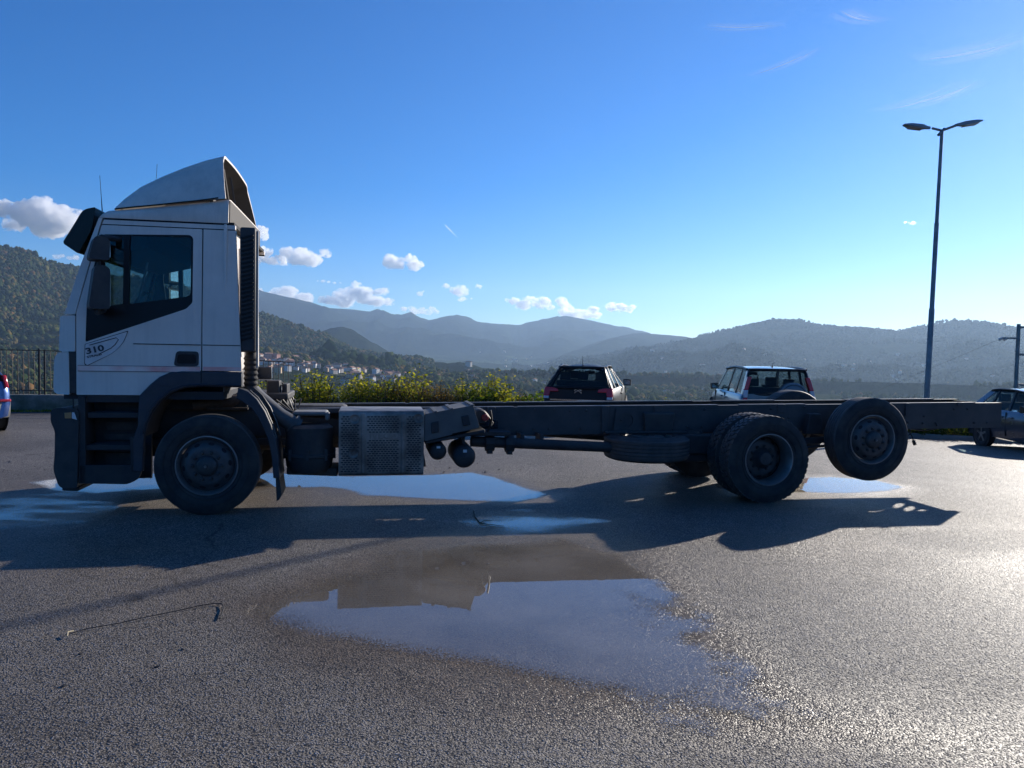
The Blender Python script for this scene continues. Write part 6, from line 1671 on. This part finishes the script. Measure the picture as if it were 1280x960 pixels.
# thin high cirrus and a short vapour trail
def cirrus_material():
    m, nt, b, out = new_mat('ice_cloud'); nt.nodes.remove(b); L = nt.links
    tc = node(nt, 'ShaderNodeTexCoord')
    mp = node(nt, 'ShaderNodeMapping'); mp.inputs['Scale'].default_value = (1.6, 7.0, 1); mp.inputs['Rotation'].default_value = (0, 0, R(0)); L.new(tc.outputs['UV'], mp.inputs[0])
    n1 = node(nt, 'ShaderNodeTexNoise', i_Scale=1.6, i_Detail=8.0, i_Roughness=0.65, i_Distortion=0.8); L.new(mp.outputs[0], n1.inputs['Vector'])
    a = ramp(nt, n1.outputs[0], [(0.40, (0, 0, 0)), (0.75, (0.85, 0.85, 0.85))])
    at = node(nt, 'ShaderNodeAttribute', attribute_name='fade')
    ml = node(nt, 'ShaderNodeMath', operation='MULTIPLY'); L.new(a, ml.inputs[0]); L.new(at.outputs['Fac'], ml.inputs[1])
    tr = node(nt, 'ShaderNodeBsdfTransparent'); tl = node(nt, 'ShaderNodeBsdfTranslucent', i_Color=(0.95, 0.95, 0.95, 1)); df = node(nt, 'ShaderNodeBsdfDiffuse', i_Color=(0.95, 0.95, 0.95, 1))
    s = node(nt, 'ShaderNodeMixShader'); s.inputs[0].default_value = 0.15; L.new(tl.outputs[0], s.inputs[1]); L.new(df.outputs[0], s.inputs[2])
    mx = node(nt, 'ShaderNodeMixShader'); L.new(ml.outputs[0], mx.inputs[0]); L.new(tr.outputs[0], mx.inputs[1]); L.new(s.outputs[0], mx.inputs[2]); L.new(mx.outputs[0], out.inputs['Surface'])
    return m
CIRRUS = cirrus_material()
def cirrus(p0, p1, wpx, lab):
    """a thin sheet of ice cloud lying level at 8 km"""
    H_ = 8000.0
    def lvl(px, py):
        d = ray(px, py); t = (H_-CAM_H)/d.z; return Vector((d.x*t, d.y*t, H_))
    a, b = lvl(*p0), lvl(*p1); dx = (b-a); n = Vector((-dx.y, dx.x, 0)).normalized()
    m_ = lvl((p0[0]+p1[0])/2, (p0[1]+p1[1])/2); m2 = lvl((p0[0]+p1[0])/2, (p0[1]+p1[1])/2-wpx); hwid = abs((m2-m_).dot(n))*0.5+200
    nu, nv = 24, 10; vs = []; fade = []; uv = []
    for i in range(nu+1):
        for j in range(nv+1):
            u = i/nu; v = j/nv; bend = math.sin(u*3.0)*hwid*0.35
            q = a+dx*u+n*((v-0.5)*2*hwid+bend); q.z = H_+200*(v-0.5)
            vs.append(q); fade.append(math.sin(math.pi*u)**0.8*math.sin(math.pi*v)**1.5); uv.append((u*dx.length/9000, v*0.8))
    fs = [(i*(nv+1)+j, (i+1)*(nv+1)+j, (i+1)*(nv+1)+j+1, i*(nv+1)+j+1) for i in range(nu) for j in range(nv)]
    me = bpy.data.meshes.new('cirrus'); me.from_pydata(vs, [], fs); me.materials.append(CIRRUS)
    at = me.attributes.new('fade', 'FLOAT', 'POINT'); at.data.foreach_set('value', fade)
    ul = me.uv_layers.new(name='UVMap')
    for lp_ in me.loops: ul.data[lp_.index].uv = uv[lp_.vertex_index]
    me.polygons.foreach_set('use_smooth', [True]*len(me.polygons))
    o = bpy.data.objects.new('cirrus', me); COL.objects.link(o); tag(o, lab, 'cloud', 'thin cirrus streaks')
for p0, p1, w, lab in (((1140, 76), (1285, 42), 34, 'longest cirrus streak in the bright part of the sky'), ((1100, 140), (1215, 98), 32, 'curled cirrus wisp above the street lamp'), ((935, 96), (1020, 58), 16, 'faint slanting cirrus streak'), ((1050, 12), (1110, 26), 22, 'short hooked cirrus wisp at the top of the sky'), ((880, 32), (985, 28), 14, 'faint level cirrus streak')):
    cirrus(p0, p1, w, lab)
a = at_depth(556, 281, 15000); b = at_depth(572, 297, 15000)
mb = MB(); mb.tube([a, a.lerp(b, 0.35), b], [10, 14, 4], 8)
tm, tnt, tb, tout = new_mat('trail_vapour'); tnt.nodes.remove(tb); tv = node(tnt, 'ShaderNodeVolumePrincipled'); tv.inputs['Color'].default_value = (0.99, 0.99, 0.99, 1); tv.inputs['Density'].default_value = 0.03; tv.inputs['Anisotropy'].default_value = 0.5; tnt.links.new(tv.outputs[0], tout.inputs['Volume'])
o = mb.build('vapour_trail', tm, smooth=60); tag(o, 'short white aircraft vapour trail in the blue sky', 'vapour trail')

# ================================================================== SMALL THINGS ON THE LOT
def gpt(px, py, z=0.012): q = on_ground(px, py); return Vector((q.x, q.y, z))
mb = MB(); pts = [gpt(*p) for p in ((82, 796), (110, 788), (150, 781), (185, 773), (220, 766), (250, 759), (268, 756.5), (278, 757), (279.5, 763), (277, 770), (275, 775))]
mb.tube(pts, [0.003]*8+[0.004, 0.0045, 0.0045], 6); o = mb.build('cable_tie', 'cable_black', smooth=60); tag(o, 'thin black strap lying on the asphalt with one end hooked', 'strap')
mb = MB(); mb.tube([gpt(84, 798), gpt(85, 794, 0.02), gpt(92, 791, 0.012)], 0.004, 5); mb.build('strap_end', 'straw', o)
mb = MB(); mb.tube([gpt(592, 640), gpt(594, 648), gpt(600, 655), gpt(612, 657), (gpt(630, 659))], [0.007, 0.007, 0.006, 0.005, 0.003], 6); mb.tube([gpt(600, 655), gpt(606, 652), gpt(615, 652)], [0.007, 0.005, 0.003], 5); o = mb.build('twig', 'bark', smooth=60); tag(o, 'crooked dark twig lying in the wet shadow of the frame', 'twig')
for k, (px, py, s, lab) in enumerate(((80, 858, 0.012, 'dark stone chip on the grey asphalt'), (100, 818, 0.009, 'dark stone chip on the grey asphalt'), (196, 834, 0.010, 'dark stone chip on the grey asphalt'), (228, 812, 0.010, 'dark stone chip on the grey asphalt'), (610, 705, 0.012, 'pale pebble at the murky edge of the near puddle'))):
    bm = bmesh.new(); bmesh.ops.create_icosphere(bm, subdivisions=1, radius=s)
    for v in bm.verts: v.co *= rng.uniform(0.7, 1.3); v.co.z *= 0.55; v.co.x *= 1.5
    me = bpy.data.meshes.new('stone'); bm.to_mesh(me); bm.free(); me.materials.append(MAT['gravel' if k == 4 else 'cable_black'])
    o = instance('stone', me, None, gpt(px, py, s*0.3), (0, 0, rng.uniform(0, 3))); tag(o, lab, 'stone', 'stones on the asphalt' if k < 4 else None)
# loose grit gathered by the puddles
def grit():
    rs = np.random.RandomState(9); mb = MB()
    spots = [((-4.9, 10.2), (1.3, 0.35), 260), ((-0.9, 10.6), (1.0, 0.3), 160), ((-6.5, 11.5), (2.0, 0.8), 200)]
    for (c, s, n) in spots:
        for k in range(n):
            x, y = c[0]+rs.normal()*s[0], c[1]+rs.normal()*s[1]; r = 0.006*math.exp(rs.normal()*0.5); z = lz(x, y)+r*0.4
            vs = [(x+r*1.2*math.cos(a)*rs.uniform(.7, 1.2), y+r*math.sin(a)*rs.uniform(.7, 1.2), z) for a in (0, 1.6, 3.1, 4.7)]+[(x, y, z+r), (x, y, z-r)]
            mb.add(vs, [(0, 1, 4), (1, 2, 4), (2, 3, 4), (3, 0, 4)])
    o = mb.build('grit', 'gravel', fixn=False); tag(o, 'loose grit washed up around the puddles', 'grit', kind='stuff')
grit()
